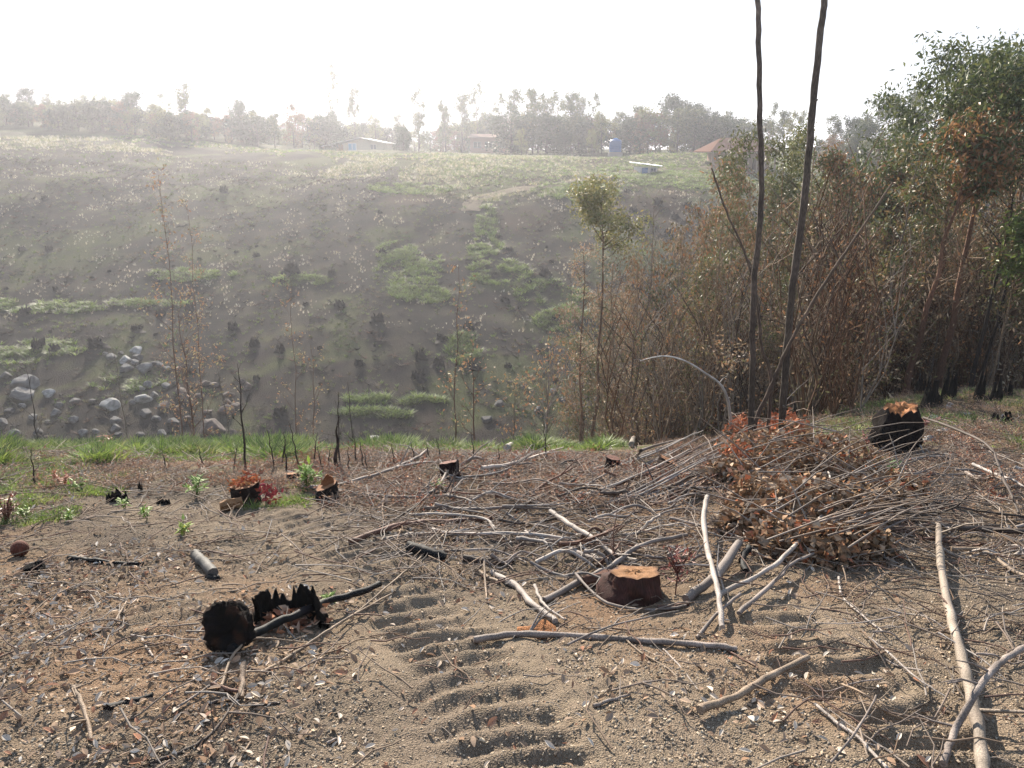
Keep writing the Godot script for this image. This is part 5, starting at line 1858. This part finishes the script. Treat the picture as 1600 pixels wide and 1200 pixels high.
func build_branches() -> void:
	var grey := Color(0.30, 0.245, 0.21)
	var pale := Color(0.48, 0.41, 0.355)
	var tan := Color(0.34, 0.25, 0.175)
	var redd := Color(0.19, 0.10, 0.07)
	var dark := Color(0.10, 0.075, 0.06)
	var black := Color(0.012, 0.011, 0.011)
	branch([[739, 1004], [808, 995], [910, 998], [1015, 1005], [1120, 1013], [1150, 1018]], 11, grey, "long grey log lying across the foreground below the broad low stump", 0.0, "log", 2, 0.8)
	branch([[1091, 1121], [1145, 1100], [1194, 1072], [1262, 1038]], 13, tan, "short smooth tan log propped on soil in the right foreground", 0.02, "log", 0, 0.75)
	branch([[1463, 830, 0.03], [1467, 899, 0.03], [1483, 973], [1502, 1051], [1519, 1126], [1531, 1205], [1535, 1260]], 15, Color(0.36, 0.29, 0.225), "long straight log running toward the viewer at right", 0.03, "log", 3, 1.0)
	branch([[1610, 1040, 0.05], [1567, 1077, 0.1], [1535, 1113, 0.12], [1512, 1136, 0.08], [1486, 1168], [1470, 1215]], 11, grey, "branch crossing over the long straight log at right", 0.05, "branch", 3, 0.9)
	branch([[1101, 813, 0.16], [1098, 841, 0.12], [1103, 887, 0.09], [1112, 922, 0.09], [1122, 964, 0.05], [1127, 990]], 10, pale, "pale debarked branch standing out right of the broad low stump", 0.02, "branch", 1, 0.7)
	branch([[1070, 942], [1117, 915, 0.04], [1152, 876, 0.10]], 15, grey, "thick grey log end under the pale debarked branch", 0.0, "log", 0, 0.85)
	branch([[1165, 900, 0.02], [1158, 890, 0.05], [1170, 872, 0.06]], 10, black, "short burnt black piece against the brush pile foot", 0.0, "log", 0, 0.9)
	branch([[1028, 952], [1050, 953], [1075, 945]], 9, redd, "short reddish log touching the right side of the broad low stump", 0.0, "log", 0, 0.9)
	branch([[1120, 938], [1197, 908, 0.04], [1236, 880, 0.08], [1278, 841, 0.12], [1297, 813, 0.2], [1287, 789, 0.26]], 7, pale, "forked pale branch rising from the brush pile front", 0.02, "branch", 3, 0.5)
	branch([[1152, 966], [1208, 925, 0.03], [1236, 897, 0.04], [1285, 876, 0.05], [1325, 848, 0.08]], 7, grey, "grey branch parallel below the forked pale branch", 0.02, "branch", 4, 0.45)
	branch([[1089, 998], [1124, 967, 0.04], [1156, 945, 0.06]], 6, grey, "short grey branch below the thick grey log end", 0.0, "branch", 1, 0.8)
	branch([[1310, 905], [1316, 936], [1348, 967], [1379, 991]], 4, pale, "thin white bent stick on soil below the brush pile", 0.01, "stick", 0, 0.7)
	branch([[1272, 1107], [1307, 1136], [1340, 1160], [1380, 1203], [1390, 1220]], 6, pale, "pale split stick near the bottom edge at right", 0.015, "stick", 1, 0.9)
	branch([[1297, 1200], [1333, 1165, 0.03], [1365, 1116, 0.06]], 4, grey, "thin stick crossing the pale split stick", 0.02, "stick", 1, 0.8)
	branch([[1355, 1006], [1385, 1029], [1431, 1071], [1475, 1100]], 4, pale, "thin pale stick over the right tread prints", 0.03, "stick", 1, 0.6)
	branch([[1483, 873, 0.06], [1535, 876, 0.06], [1577, 899, 0.03], [1610, 912, 0.02]], 7, tan, "brown branch above the long straight log at the right edge", 0.0, "branch", 3, 0.8)
	branch([[1341, 810, 0.1], [1425, 820, 0.08], [1477, 838, 0.06], [1530, 841, 0.05], [1620, 846, 0.05]], 11, dark, "thick dark log running right out of the brush pile", 0.0, "log", 4, 0.7)
	branch([[1439, 677, 0.2], [1495, 708, 0.25], [1540, 733, 0.22], [1565, 782, 0.15], [1590, 815, 0.06]], 5, dark, "dark arching branch right of the big black stump", 0.0, "branch", 8, 0.6)
	branch([[1376, 743], [1420, 750, 0.03], [1470, 751, 0.03], [1590, 747, 0.02]], 5, grey, "grey branch lying below the dark green weed", 0.02, "branch", 5, 0.5)
	branch([[1299, 715, 0.25], [1390, 796, 0.2], [1495, 817, 0.12], [1610, 820, 0.05]], 5, dark, "long dark branch drooping from the brush pile to the right edge", 0.0, "branch", 9, 0.5)
	branch([[898, 760, 0.05], [826, 792, 0.03], [805, 801]], 5, dark, "dark straight stick at the middle of the tangle", 0.0, "stick", 1, 0.9)
	branch([[664, 799], [730, 805, 0.02], [808, 804, 0.03], [868, 801]], 6, grey, "long level grey branch at the back of the tangle", 0.02, "branch", 2, 0.6)
	branch([[546, 851], [612, 831, 0.02], [660, 823, 0.02], [700, 818], [770, 814]], 9, redd, "reddish brown log at the left end of the tangle", 0.0, "log", 1, 0.8)
	branch([[600, 846], [640, 838], [680, 836], [725, 832], [770, 822]], 7, grey, "grey log just below the reddish brown log", 0.0, "log", 1, 0.8)
	branch([[640, 812, 0.02], [690, 812, 0.03], [754, 819, 0.03], [775, 831], [799, 852]], 5, pale, "pale branch curving down right at the tangle's left half", 0.01, "branch", 2, 0.6)
	branch([[676, 834], [712, 841], [808, 844, 0.02], [868, 850, 0.02], [904, 858], [935, 882]], 7, pale, "long pale branch sweeping through the middle of the tangle", 0.02, "branch", 3, 0.7)
	branch([[860, 816, 0.05], [889, 834, 0.04], [919, 850, 0.03], [958, 873], [995, 884]], 9, pale, "pale thick branch slanting toward the broad low stump", 0.02, "branch", 1, 0.7)
	branch([[820, 837], [847, 849], [868, 852]], 7, pale, "short pale branch left of the pale thick branch", 0.02, "branch", 0, 0.7)
	branch([[922, 848], [943, 837, 0.02], [967, 834]], 6, grey, "short grey branch right of the pale thick branch", 0.0, "branch", 0, 0.8)
	branch([[890, 864], [928, 880], [952, 879], [988, 864], [1033, 850, 0.02]], 10, grey, "curved grey branch just behind the broad low stump", 0.01, "branch", 1, 0.6)
	branch([[850, 945], [910, 912], [955, 897, 0.03], [1000, 880, 0.10], [1072, 852, 0.05]], 10, grey, "grey branch leaning over the broad low stump's left side", 0.01, "branch", 1, 0.65)
	branch([[769, 898], [808, 921], [832, 948], [868, 975]], 11, pale, "pale crooked branch left of the broad low stump", 0.0, "branch", 1, 0.8)
	branch([[836, 924], [844, 945], [858, 962], [882, 977]], 6, pale, "small forked pale branch over the pale crooked branch", 0.03, "branch", 2, 0.5)
	branch([[748, 895], [762, 905], [780, 912]], 7, tan, "short tan broken branch above the pale crooked branch", 0.0, "branch", 0, 0.8)
	branch([[757, 895, 0.07], [758, 915, 0.03], [760, 937]], 4, tan, "tan splinter standing before the short tan branch", 0.0, "stick", 0, 0.7)
	branch([[725, 876], [760, 880], [802, 879]], 10, dark, "dark short log in the tangle's lower left", 0.0, "log", 0, 0.9)
	branch([[685, 866], [760, 867, 0.02], [800, 873], [822, 883]], 5, grey, "grey branch above the dark short log", 0.01, "branch", 2, 0.6)
	branch([[638, 860], [665, 867], [697, 878]], 17, black, "thick black charred log at the left of the tangle", 0.0, "charred_log", 0, 0.9)
	branch([[886, 1015], [955, 993, 0.03], [1060, 966, 0.02]], 4, grey, "thin stick crossing the long grey log", 0.02, "stick", 1, 0.6)
	branch([[898, 912, 0.05], [940, 942], [985, 955], [1030, 957], [1072, 950]], 5, grey, "thin branch curving in front of the broad low stump", 0.01, "branch", 1, 0.7)
	branch([[970, 992], [1000, 1020], [1046, 1048], [1075, 1080]], 4, tan, "thin tan stick below the long grey log", 0.0, "stick", 2, 0.6)
	branch([[1036, 1015], [1060, 1040], [1090, 1078]], 3.5, pale, "thin bent twig right of the thin tan stick", 0.0, "stick", 0, 0.6)
	branch([[928, 1106], [955, 1096], [985, 1088]], 7, grey, "short grey stick on the open soil in the middle foreground", 0.0, "stick", 1, 0.5)
	branch([[1112, 1003], [1140, 1020], [1184, 1045]], 5, redd, "reddish stick from the long grey log's right end", 0.0, "stick", 1, 0.4)
	branch([[485, 768], [520, 767], [600, 749, 0.03], [650, 729, 0.05], [668, 717, 0.08]], 6, grey, "long grey branch from the splintered stump to the leaning stump", 0.03, "branch", 3, 0.7)
	branch([[486, 767], [525, 772], [612, 781], [655, 781], [685, 770, 0.03], [702, 748, 0.08]], 5.5, grey, "grey branch curving below the long grey branch", 0.02, "branch", 4, 0.7)
	branch([[700, 840, 0.03], [656, 878], [611, 923, 0.02], [555, 965], [517, 990]], 3.5, tan, "long thin tan stick slanting over the track", 0.02, "stick", 1, 0.6)
	branch([[408, 1056], [451, 1032], [507, 1000, 0.02], [557, 968, 0.02], [613, 937, 0.02]], 5.5, tan, "brown stick lying in front of the black pole", 0.01, "stick", 2, 0.6)
	branch([[362, 1027], [413, 1000, 0.02], [467, 981, 0.04], [515, 960, 0.04], [560, 944, 0.03], [594, 927, 0.02]], 14, black, "long black charred pole beside the burnt stump in left foreground", 0.02, "charred_pole", 0, 0.75)
	branch([[347, 1076], [365, 1040, 0.03], [392, 1016, 0.04], [424, 1011, 0.03], [474, 1008]], 4.5, tan, "curved thin stick at the left end of the black pole", 0.01, "stick", 1, 0.6)
	branch([[222, 1200], [280, 1178], [320, 1157], [352, 1130, 0.02], [374, 1092, 0.02]], 6, dark, "dark stick at the bottom left", 0.0, "stick", 2, 0.6)
	branch([[278, 1110], [315, 1085], [362, 1052]], 4, grey, "thin grey stick left of the heap of chips", 0.01, "stick", 1, 0.7)
	branch([[383, 1055, 0.05], [380, 1075, 0.02], [377, 1092]], 10, Color(0.45, 0.32, 0.22), "pale split wood piece standing in the heap of chips", 0.0, "wood_piece", 0, 0.8)
	branch([[330, 1074], [355, 1082], [385, 1086]], 7, redd, "reddish stick in the heap of chips", 0.01, "stick", 0, 0.7)
	branch([[325, 1101], [350, 1097], [374, 1092]], 6, dark, "dark stick under the pale split wood piece", 0.0, "stick", 0, 0.7)
	branch([[397, 1105], [420, 1101], [438, 1099]], 6, dark, "dark stick right of the pale split wood piece", 0.0, "stick", 0, 0.7)
	branch([[108, 876], [135, 878], [158, 880], [190, 884], [224, 883]], 10, black, "black charred branch lying on the left track", 0.0, "charred_log", 0, 0.45)
	branch([[306, 872], [318, 885], [334, 902]], 17, Color(0.13, 0.122, 0.112), "short thick ash-grey charred log left of the foreground", 0.0, "charred_log", 0, 0.92)
	branch([[326, 903], [333, 906], [340, 904]], 15, black, "black burnt end piece below the ash-grey log", -0.02, "charred_log", 0, 0.8)
	branch([[168, 1108], [200, 1098], [240, 1086]], 17, black, "rough black charred piece in the lower left", -0.02, "charred_log", 0, 0.6)
	branch([[181, 973], [192, 958, 0.02], [203, 943, 0.03]], 4, tan, "small tan twig sticking up in the left foreground", 0.0, "stick", 1, 0.6)
	branch([[133, 997], [160, 986], [181, 974]], 4, dark, "thin dark stick left of the small tan twig", 0.0, "stick", 1, 0.6)
	branch([[222, 1000], [230, 1014], [239, 1027]], 5, pale, "short pale twig on the left track", 0.0, "stick", 0, 0.7)
	branch([[118, 1096, 0.06], [132, 1118, 0.03], [143, 1158]], 9, tan, "tan splintered root end in the lower left", 0.0, "wood_piece", 4, 0.6)
	branch([[448, 1160], [452, 1190], [445, 1210]], 4, tan, "upright tan straw at the bottom, left of the track", 0.0, "stick", 0, 0.7)
	branch([[370, 1200], [380, 1180], [392, 1160]], 4, tan, "thin tan stick at the bottom left of centre", 0.0, "stick", 0, 0.7)
	branch([[512, 1163], [525, 1158], [533, 1153]], 7, grey, "small grey wood bit in the lower middle", 0.0, "stick", 0, 0.6)
	branch([[700, 748], [660, 790, 0.02], [620, 815], [575, 838]], 4, dark, "dark thin branch leading down left from the leaning stump", 0.02, "branch", 3, 0.5)
	branch([[985, 700, 0.02], [1000, 680, 0.35], [1015, 673, 0.42], [1030, 690, 0.2], [1032, 712]], 4, Color(0.3, 0.25, 0.2), "dry hoop shaped twig behind the narrow dark stump", 0.0, "branch", 2, 0.6)
	branch([[790, 705, 0.02], [815, 690, 0.12], [822, 700, 0.2]], 4, Color(0.5, 0.45, 0.4), "whitish forked twig at the edge of the shaded hollow", 0.0, "branch", 4, 0.5)

	# loose cut boughs of the tangle, all lying much alike
	var n := 0
	while n < 110:
		var left := n < 75
		var u := rr(600, 1100) if left else rr(1390, 1590)
		var v := rr(725, 900) if left else rr(705, 880)
		if left and v > 840 and u < 720:
			continue
		if left and u > 1060 and v > 820:
			continue
		var ln := rr(50, 150)
		var a := rr(-0.55, 0.28) if left else rr(-0.15, 0.75)
		var q := []
		var bend := rr(-0.55, 0.55)
		for i in 4:
			var t := i / 3.0
			q.append([u + cos(a + bend * t) * ln * t, v + sin(a + bend * t) * ln * t * 0.55, rr(0.0, 0.10)])
		var hue := rng.randi() % 6
		var thick := 2.2 + 5.5 * pow(rng.randf(), 1.6)
		var lab: String = ("stout " if thick > 4.2 else "thin ") + ["grey", "grey", "pale", "pale", "reddish", "dark"][hue] + " bough "
		if left:
			lab += "in the back " if v < 775 else "in the middle " if v < 835 else "in the front "
			lab += "of the tangle " + ("below the leaning stump" if u < 740 else "under the small bare shrubs" if u < 880 else "behind the broad low stump" if u < 1000 else "beside the brush pile")
		else:
			lab += "right of the brush pile, " + ("below the big black stump" if u < 1460 else "near the right edge") + (", higher up" if v < 790 else ", lower down")
		branch(q, thick * (v / 820.0), tint([grey, grey, pale, pale, redd, dark][hue], 0.2), lab, 0.0, "bough", 4, 0.4).set_meta("group", lab)
		n += 1
	for i in 26:
		var u := rr(1300, 1610)
		var v := rr(885, 1130)
		var ln := rr(60, 190)
		var a := rr(-0.9, 1.0) + (PI if rng.randf() < 0.3 else 0.0)
		var q := []
		var bend := rr(-0.4, 0.4)
		for k in 4:
			var t := k / 3.0
			q.append([u + cos(a + bend * t) * ln * t, v + sin(a + bend * t) * ln * t * 0.6, rr(0.0, 0.07)])
		var hue := rng.randi() % 4
		var lab: String = ["grey", "pale", "tan", "dark"][hue] + " thin twig " + ("left of the long straight log" if u < 1440 else "crossing the long straight log" if u < 1530 else "right of the long straight log") + (", by its far end" if v < 970 else ", halfway along" if v < 1060 else ", by its near end")
		branch(q, rr(2.0, 4.0), tint([grey, pale, tan, dark][hue], 0.2), lab, 0.0, "stick", 4, 0.4).set_meta("group", lab)
	# the sheaf of long rods behind, pointing to the brush pile
	for i in 26:
		var v := rr(735, 800)
		var u := rr(905, 1010)
		var q := [[u, v], [u + 60, v - 13, 0.05], [u + 120, v - 28 - rr(0, 8), 0.12], [u + 170, v - 42 - rr(0, 10), 0.22]]
		var hue := rng.randi() % 3
		var lab: String = "long thin " + ["grey", "reddish", "pale"][hue] + " rod in the sheaf pointing at the brush pile, " + ("upper edge" if v < 757 else "middle" if v < 779 else "lower edge")
		branch(q, rr(2.4, 4.2), tint([grey, redd, pale][hue], 0.2), lab, 0.0, "rod", 2, 0.6).set_meta("group", lab)

	# the brush pile: cut leafy tops heaped together
	var o := thing("brush_pile", "big heap of cut tops with dry red-brown leaves under the bare poles", "brush pile", spot(1250, 850))
	var c0 := o.position
	var g := Geo.new()
	var f := Geo.new()
	var f2 := Geo.new()
	var shell := [[1195, 800, 0.32, 0.30], [1260, 820, 0.36, 0.32], [1320, 815, 0.30, 0.30], [1180, 735, 0.42, 0.36], [1240, 745, 0.52, 0.42], [1310, 750, 0.42, 0.40], [1165, 690, 0.40, 0.34], [1225, 700, 0.48, 0.34], [1140, 760, 0.26, 0.26], [1370, 800, 0.26, 0.30], [1280, 870, 0.20, 0.24], [1335, 862, 0.18, 0.24], [1230, 860, 0.2, 0.24], [1400, 775, 0.18, 0.28], [1180, 835, 0.2, 0.24]]
	var backs := [Color(0.26, 0.18, 0.12), Color(0.20, 0.13, 0.08), Color(0.15, 0.09, 0.055), Color(0.34, 0.26, 0.19), Color(0.12, 0.08, 0.05), Color(0.22, 0.12, 0.07)]
	var reds := [Color(0.36, 0.13, 0.065), Color(0.30, 0.11, 0.06), Color(0.42, 0.20, 0.12), Color(0.25, 0.10, 0.06)]
	for q in shell:
		var p := spot(q[0], q[1]) - c0
		var hgt: float = q[2] * 1.12
		var r: float = q[3]
		for i in 1000:
			var a := rr(0, TAU)
			var e := Vector3(cos(a) * sqrt(rng.randf()) * r, 0, sin(a) * sqrt(rng.randf()) * r)
			e.y = hgt * rr(0.0, 1.0) * (1.0 - e.length_squared() / (r * r) * 0.6)
			var dir := Vector3(rr(-1, 1), rr(-0.9, 0.4), rr(-1, 1)).normalized()
			var geo := f2 if (q[0] < 1250 and q[1] < 725 and e.y > hgt * 0.45) or rng.randf() < 0.05 else f
			geo.leaf(p + e, dir, dir.cross(Vector3(rr(-1, 1), rr(-1, 1), rr(-1, 1))).normalized(), rr(0.04, 0.085), rr(0.03, 0.058), tint(pick(reds if geo == f2 else backs), 0.25))
		for i in 13:
			var a := rr(-0.5, 0.9) if rng.randf() < 0.6 else rr(0, TAU)
			var s := Vector3(rr(-r, r), hgt * rr(0.1, 0.9), rr(-r, r))
			var e := Vector3(cos(a), rr(-0.1, 0.5), -sin(a) * 0.7).normalized() * rr(0.3, 0.9)
			g.tube([p + s, p + s + e * 0.5 + Vector3(0, 0.03, 0), p + s + e], [0.007, 0.005, 0.002], 5, tint(grey, 0.3), tint(tan, 0.3))
	part("twigs", g, M.wood, o).set_meta("kind", "stuff")
	part("dry_leaves", f, M.dry, o).set_meta("kind", "stuff")
	part("red_leaves", f2, M.dry, o).set_meta("kind", "stuff")
	# red sprays standing above it
	for q in [[1215, 668, 0.10, 60, "red dry leaf spray upright beside the left bare pole"], [1240, 655, 0.10, 50, "red dry leaf spray upright beside the right bare pole"], [1155, 668, 0.09, 55, "red dry leaf spray at the left of the left bare pole"], [1145, 700, 0.12, 60, "red dry leaf spray on the left shoulder of the brush pile"]]:
		var p := spot(q[0], q[1] + 45)
		var top := level_at(q[1], -p.z) - p.y
		var s := thing("leaf_spray", q[4], "branch", p)
		g = Geo.new()
		f = Geo.new()
		for i in 5:
			var e := Vector3(rr(-0.12, 0.12), top * rr(0.8, 1.1), rr(-0.12, 0.12))
			g.tube([Vector3(0, -0.05, 0), e * 0.5 + Vector3(0.02, 0, 0), e], [0.006, 0.005, 0.002], 5, grey, redd)
			clump(f, e * rr(0.75, 1.0), Vector3(0.10, 0.12, 0.10), int(q[3] / 4.0), 0.06, 0.045, reds, 0.3)
		part("twig", g, M.wood, s).set_meta("kind", "stuff")
		part("leaves", f, M.dry, s).set_meta("kind", "stuff")
	var drop := thing("leaf_spray", "orange dry leaves hanging off the front of the brush pile", "branch", spot(1352, 855))
	g = Geo.new()
	f = Geo.new()
	g.tube([Vector3(-0.12, 0.16, -0.02), Vector3(0.0, 0.12, 0.0), Vector3(0.12, 0.03, 0.06)], [0.005, 0.004, 0.002], 5, grey, grey)
	for q in [Vector3(-0.05, 0.14, 0.0), Vector3(0.02, 0.10, 0.02), Vector3(0.05, 0.05, 0.04), Vector3(0.12, 0.06, 0.05)]:
		clump(f, q, Vector3.ONE * 0.035, 9, 0.065, 0.045, [Color(0.50, 0.22, 0.11), Color(0.42, 0.17, 0.08)], 0.6)
	part("twig", g, M.wood, drop)
	part("leaves", f, M.dry, drop).set_meta("kind", "stuff")

# ------------------------------------------------------------------ litter

func build_litter() -> void:
	# grains and clods of soil
	var g := Geo.new()
	g.blob(Vector3.ZERO, Vector3(1, 0.7, 0.85), 1.6, rough, Vector3(50, 3, 9), Color(1, 1, 1), 4, 6)
	g.smooth()
	var clod := g.mesh()
	var xf := []
	var cols := []
	var soils := [Color(0.27, 0.215, 0.16), Color(0.19, 0.155, 0.12), Color(0.29, 0.23, 0.165), Color(0.16, 0.128, 0.098), Color(0.31, 0.25, 0.18)]
	for i in 130000:
		var d := 1.75 + pow(rng.randf(), 1.7) * 5.5
		var x := rr(-0.78, 0.78) * (d + 0.5)
		var s := 0.0015 + pow(rng.randf(), 5.0) * 0.005 + (0.007 * rng.randf() if rng.randf() < 0.008 else 0.0)
		if absf(tread(x, -d)) > 0.006 and (s > 0.005 or rng.randf() < 0.5):
			continue
		xf.append(Transform3D(Basis.from_euler(Vector3(rr(0, 6), rr(0, 6), 0)).scaled_local(Vector3(s, s, s)), Vector3(x, H(x, -d) + s * 0.2, -d)))
		var gc := tint(pick(soils), 0.3)
		cols.append(gc.darkened(0.3 * (1.0 - bare_soil(x, -d))))
	stuff("soil_grains", clod, M.clod, xf, cols)

	# fallen leaves and bits of bark
	var leafs := []
	for k in 3:
		g = Geo.new()
		var rows := 4
		var curl := [0.5, 1.1, -0.6][k] as float
		for i in rows + 1:
			var t := float(i) / rows
			var w := sin(PI * clampf(t * 0.92 + 0.06, 0.0, 1.0)) * 0.23
			var ca := (t - 0.5) * curl
			var c := Vector3(0, cos(ca) * 0.4 - 0.36 + sin(ca) * 0.05, t - 0.5)
			g.V.append_array([c + Vector3(-w, w * 0.55, 0), c, c + Vector3(w, w * 0.45, 0)])
			for j in 3:
				g.C.append(Color(1, 1, 1))
		for i in rows:
			for j in 2:
				var a := i * 3 + j
				g.I.append_array([a, a + 3, a + 4, a, a + 4, a + 1])
		leafs.append(g.mesh())
	var lcol := [Color(0.28, 0.21, 0.155), Color(0.38, 0.32, 0.26), Color(0.19, 0.13, 0.09), Color(0.22, 0.12, 0.08), Color(0.15, 0.11, 0.08), Color(0.19, 0.14, 0.105), Color(0.42, 0.36, 0.30), Color(0.25, 0.165, 0.11)]
	for k in 3:
		xf = []
		cols = []
		while xf.size() < 15000:
			var d := 1.8 + pow(rng.randf(), 0.8) * 8.5
			var x := rr(-0.78, 0.8) * (d + 0.5)
			var u := x / (d * 0.957 + 0.47)
			# thick in the tangle and on the left, thin on the driven soil
			var dens := 0.95 - 0.85 * bare_soil(x, -d)
			if d > 4.0 and u > 0.3:
				dens *= 0.7
			dens *= clampf(0.5 + 2.6 * noise.get_noise_2d(x * 42.0, d * 42.0), 0.06, 1.2)
			dens *= 1.0 - smoothstep(9.0, 10.5, d) * 0.6
			if rng.randf() > dens:
				continue
			var s := 0.008 + 0.046 * pow(rng.randf(), 2.2)
			xf.append(Transform3D(Basis.from_euler(Vector3(rr(-0.7, 0.7), rr(0, TAU), rr(-0.7, 0.7))).scaled_local(Vector3(s * rr(0.7, 1.2), s, s)), Vector3(x, H(x, -d) + 0.006 + rng.randf() * 0.012, -d)))
			cols.append(tint(pick(lcol), 0.25))
		stuff("fallen_leaves", leafs[k], M.dry, xf, cols)

	# twigs
	for k in 2:
		g = Geo.new()
		var p := []
		for i in 5:
			p.append(Vector3(i * 0.25 - 0.5, rr(0.0, 0.05), rr(-0.06, 0.06) * (1 + k)))
		g.tube(p, taper(5, 0.016, 0.007), 5, Color(1, 1, 1), Color(1, 1, 1))
		if k == 1:
			g.tube([p[2], p[2] + Vector3(0.12, 0.05, 0.12), p[2] + Vector3(0.28, 0.05, 0.2)], [0.010, 0.008, 0.004], 4, Color(1, 1, 1), Color(1, 1, 1))
		xf = []
		cols = []
		while xf.size() < 2900:
			var d := 1.8 + pow(rng.randf(), 0.75) * 8.0
			var x := rr(-0.78, 0.8) * (d + 0.5)
			var u := x / (d * 0.957 + 0.47)
			var dens := 0.14
			if d > 3.9 and u > -0.25:
				dens = 0.95
			dens = maxf(dens, 0.5 * smoothstep(0.28, 0.45, u))
			dens = maxf(dens, 0.28 * smoothstep(-0.2, -0.4, u))
			if rng.randf() > dens:
				continue
			var s := (0.08 + 0.5 * pow(rng.randf(), 1.5)) * (1.3 if d > 4.0 else 0.8)
			var turn := rng.randfn() * 0.9 + 0.2 if rng.randf() < 0.6 else rr(0, TAU)
			xf.append(Transform3D(Basis.from_euler(Vector3(0, turn, rr(-0.12, 0.16))).scaled_local(Vector3(s, minf(s, 0.28), minf(s, 0.28))), Vector3(x, H(x, -d) + 0.012 + rng.randf() * 0.03, -d)))
			cols.append(tint(pick([Color(0.25, 0.19, 0.15), Color(0.40, 0.33, 0.27), Color(0.19, 0.11, 0.08), Color(0.30, 0.2, 0.13)]), 0.25))
		stuff("twig_litter", g.mesh(), M.wood, xf, cols)

	# brittle scrub of dry red twigs at the back of the tangle
	var sp := Geo.new()
	for i in 14:
		var e := Vector3(rr(-1, 1), rr(0.1, 1.0), rr(-1, 1)).normalized() * rr(0.6, 1.0)
		sp.tube([Vector3.ZERO, e * 0.5 + Vector3(rr(-0.06, 0.06), 0, rr(-0.06, 0.06)), e], [0.014, 0.010, 0.004], 3, Color(1, 1, 1), Color(1, 1, 1))
		for j in 2:
			var dir := Vector3(rr(-1, 1), rr(-0.6, 0.8), rr(-1, 1)).normalized()
			sp.leaf(e * rr(0.5, 1.0), dir, dir.cross(Vector3.UP).normalized(), 0.15, 0.07, Color(0.85, 0.72, 0.62))
	xf = []
	cols = []
	for i in 1300:
		var d := rr(5.6, 9.5)
		var x := rr(-0.28, 0.75) * d
		if i < 260:
			x = rr(-0.75, -0.2) * d
			d = rr(6.2, 8.2)
		var s := rr(0.10, 0.26)
		xf.append(Transform3D(Basis.from_euler(Vector3(rr(-0.4, 0.4), rr(0, TAU), rr(-0.4, 0.4))).scaled_local(Vector3(s, s * 0.8, s)), Vector3(x, H(x, -d), -d)))
		cols.append(tint(pick([Color(0.26, 0.18, 0.13), Color(0.32, 0.24, 0.18), Color(0.25, 0.12, 0.085), Color(0.38, 0.31, 0.25)]), 0.25))
	for i in 2200:
		var d := rr(8.5, 20.0)
		var x := rr(0.2, 0.78) * d
		var s := rr(0.08, 0.26)
		xf.append(Transform3D(Basis.from_euler(Vector3(rr(-0.4, 0.4), rr(0, TAU), rr(-0.4, 0.4))).scaled_local(Vector3(s, s * rr(0.4, 1.0), s)), Vector3(x, H(x, -d), -d)))
		cols.append(tint(pick([Color(0.26, 0.18, 0.13), Color(0.32, 0.24, 0.18), Color(0.16, 0.11, 0.08), Color(0.06, 0.05, 0.045)]), 0.25))
	stuff("dry_scrub", sp.mesh(), M.dry, xf, cols)
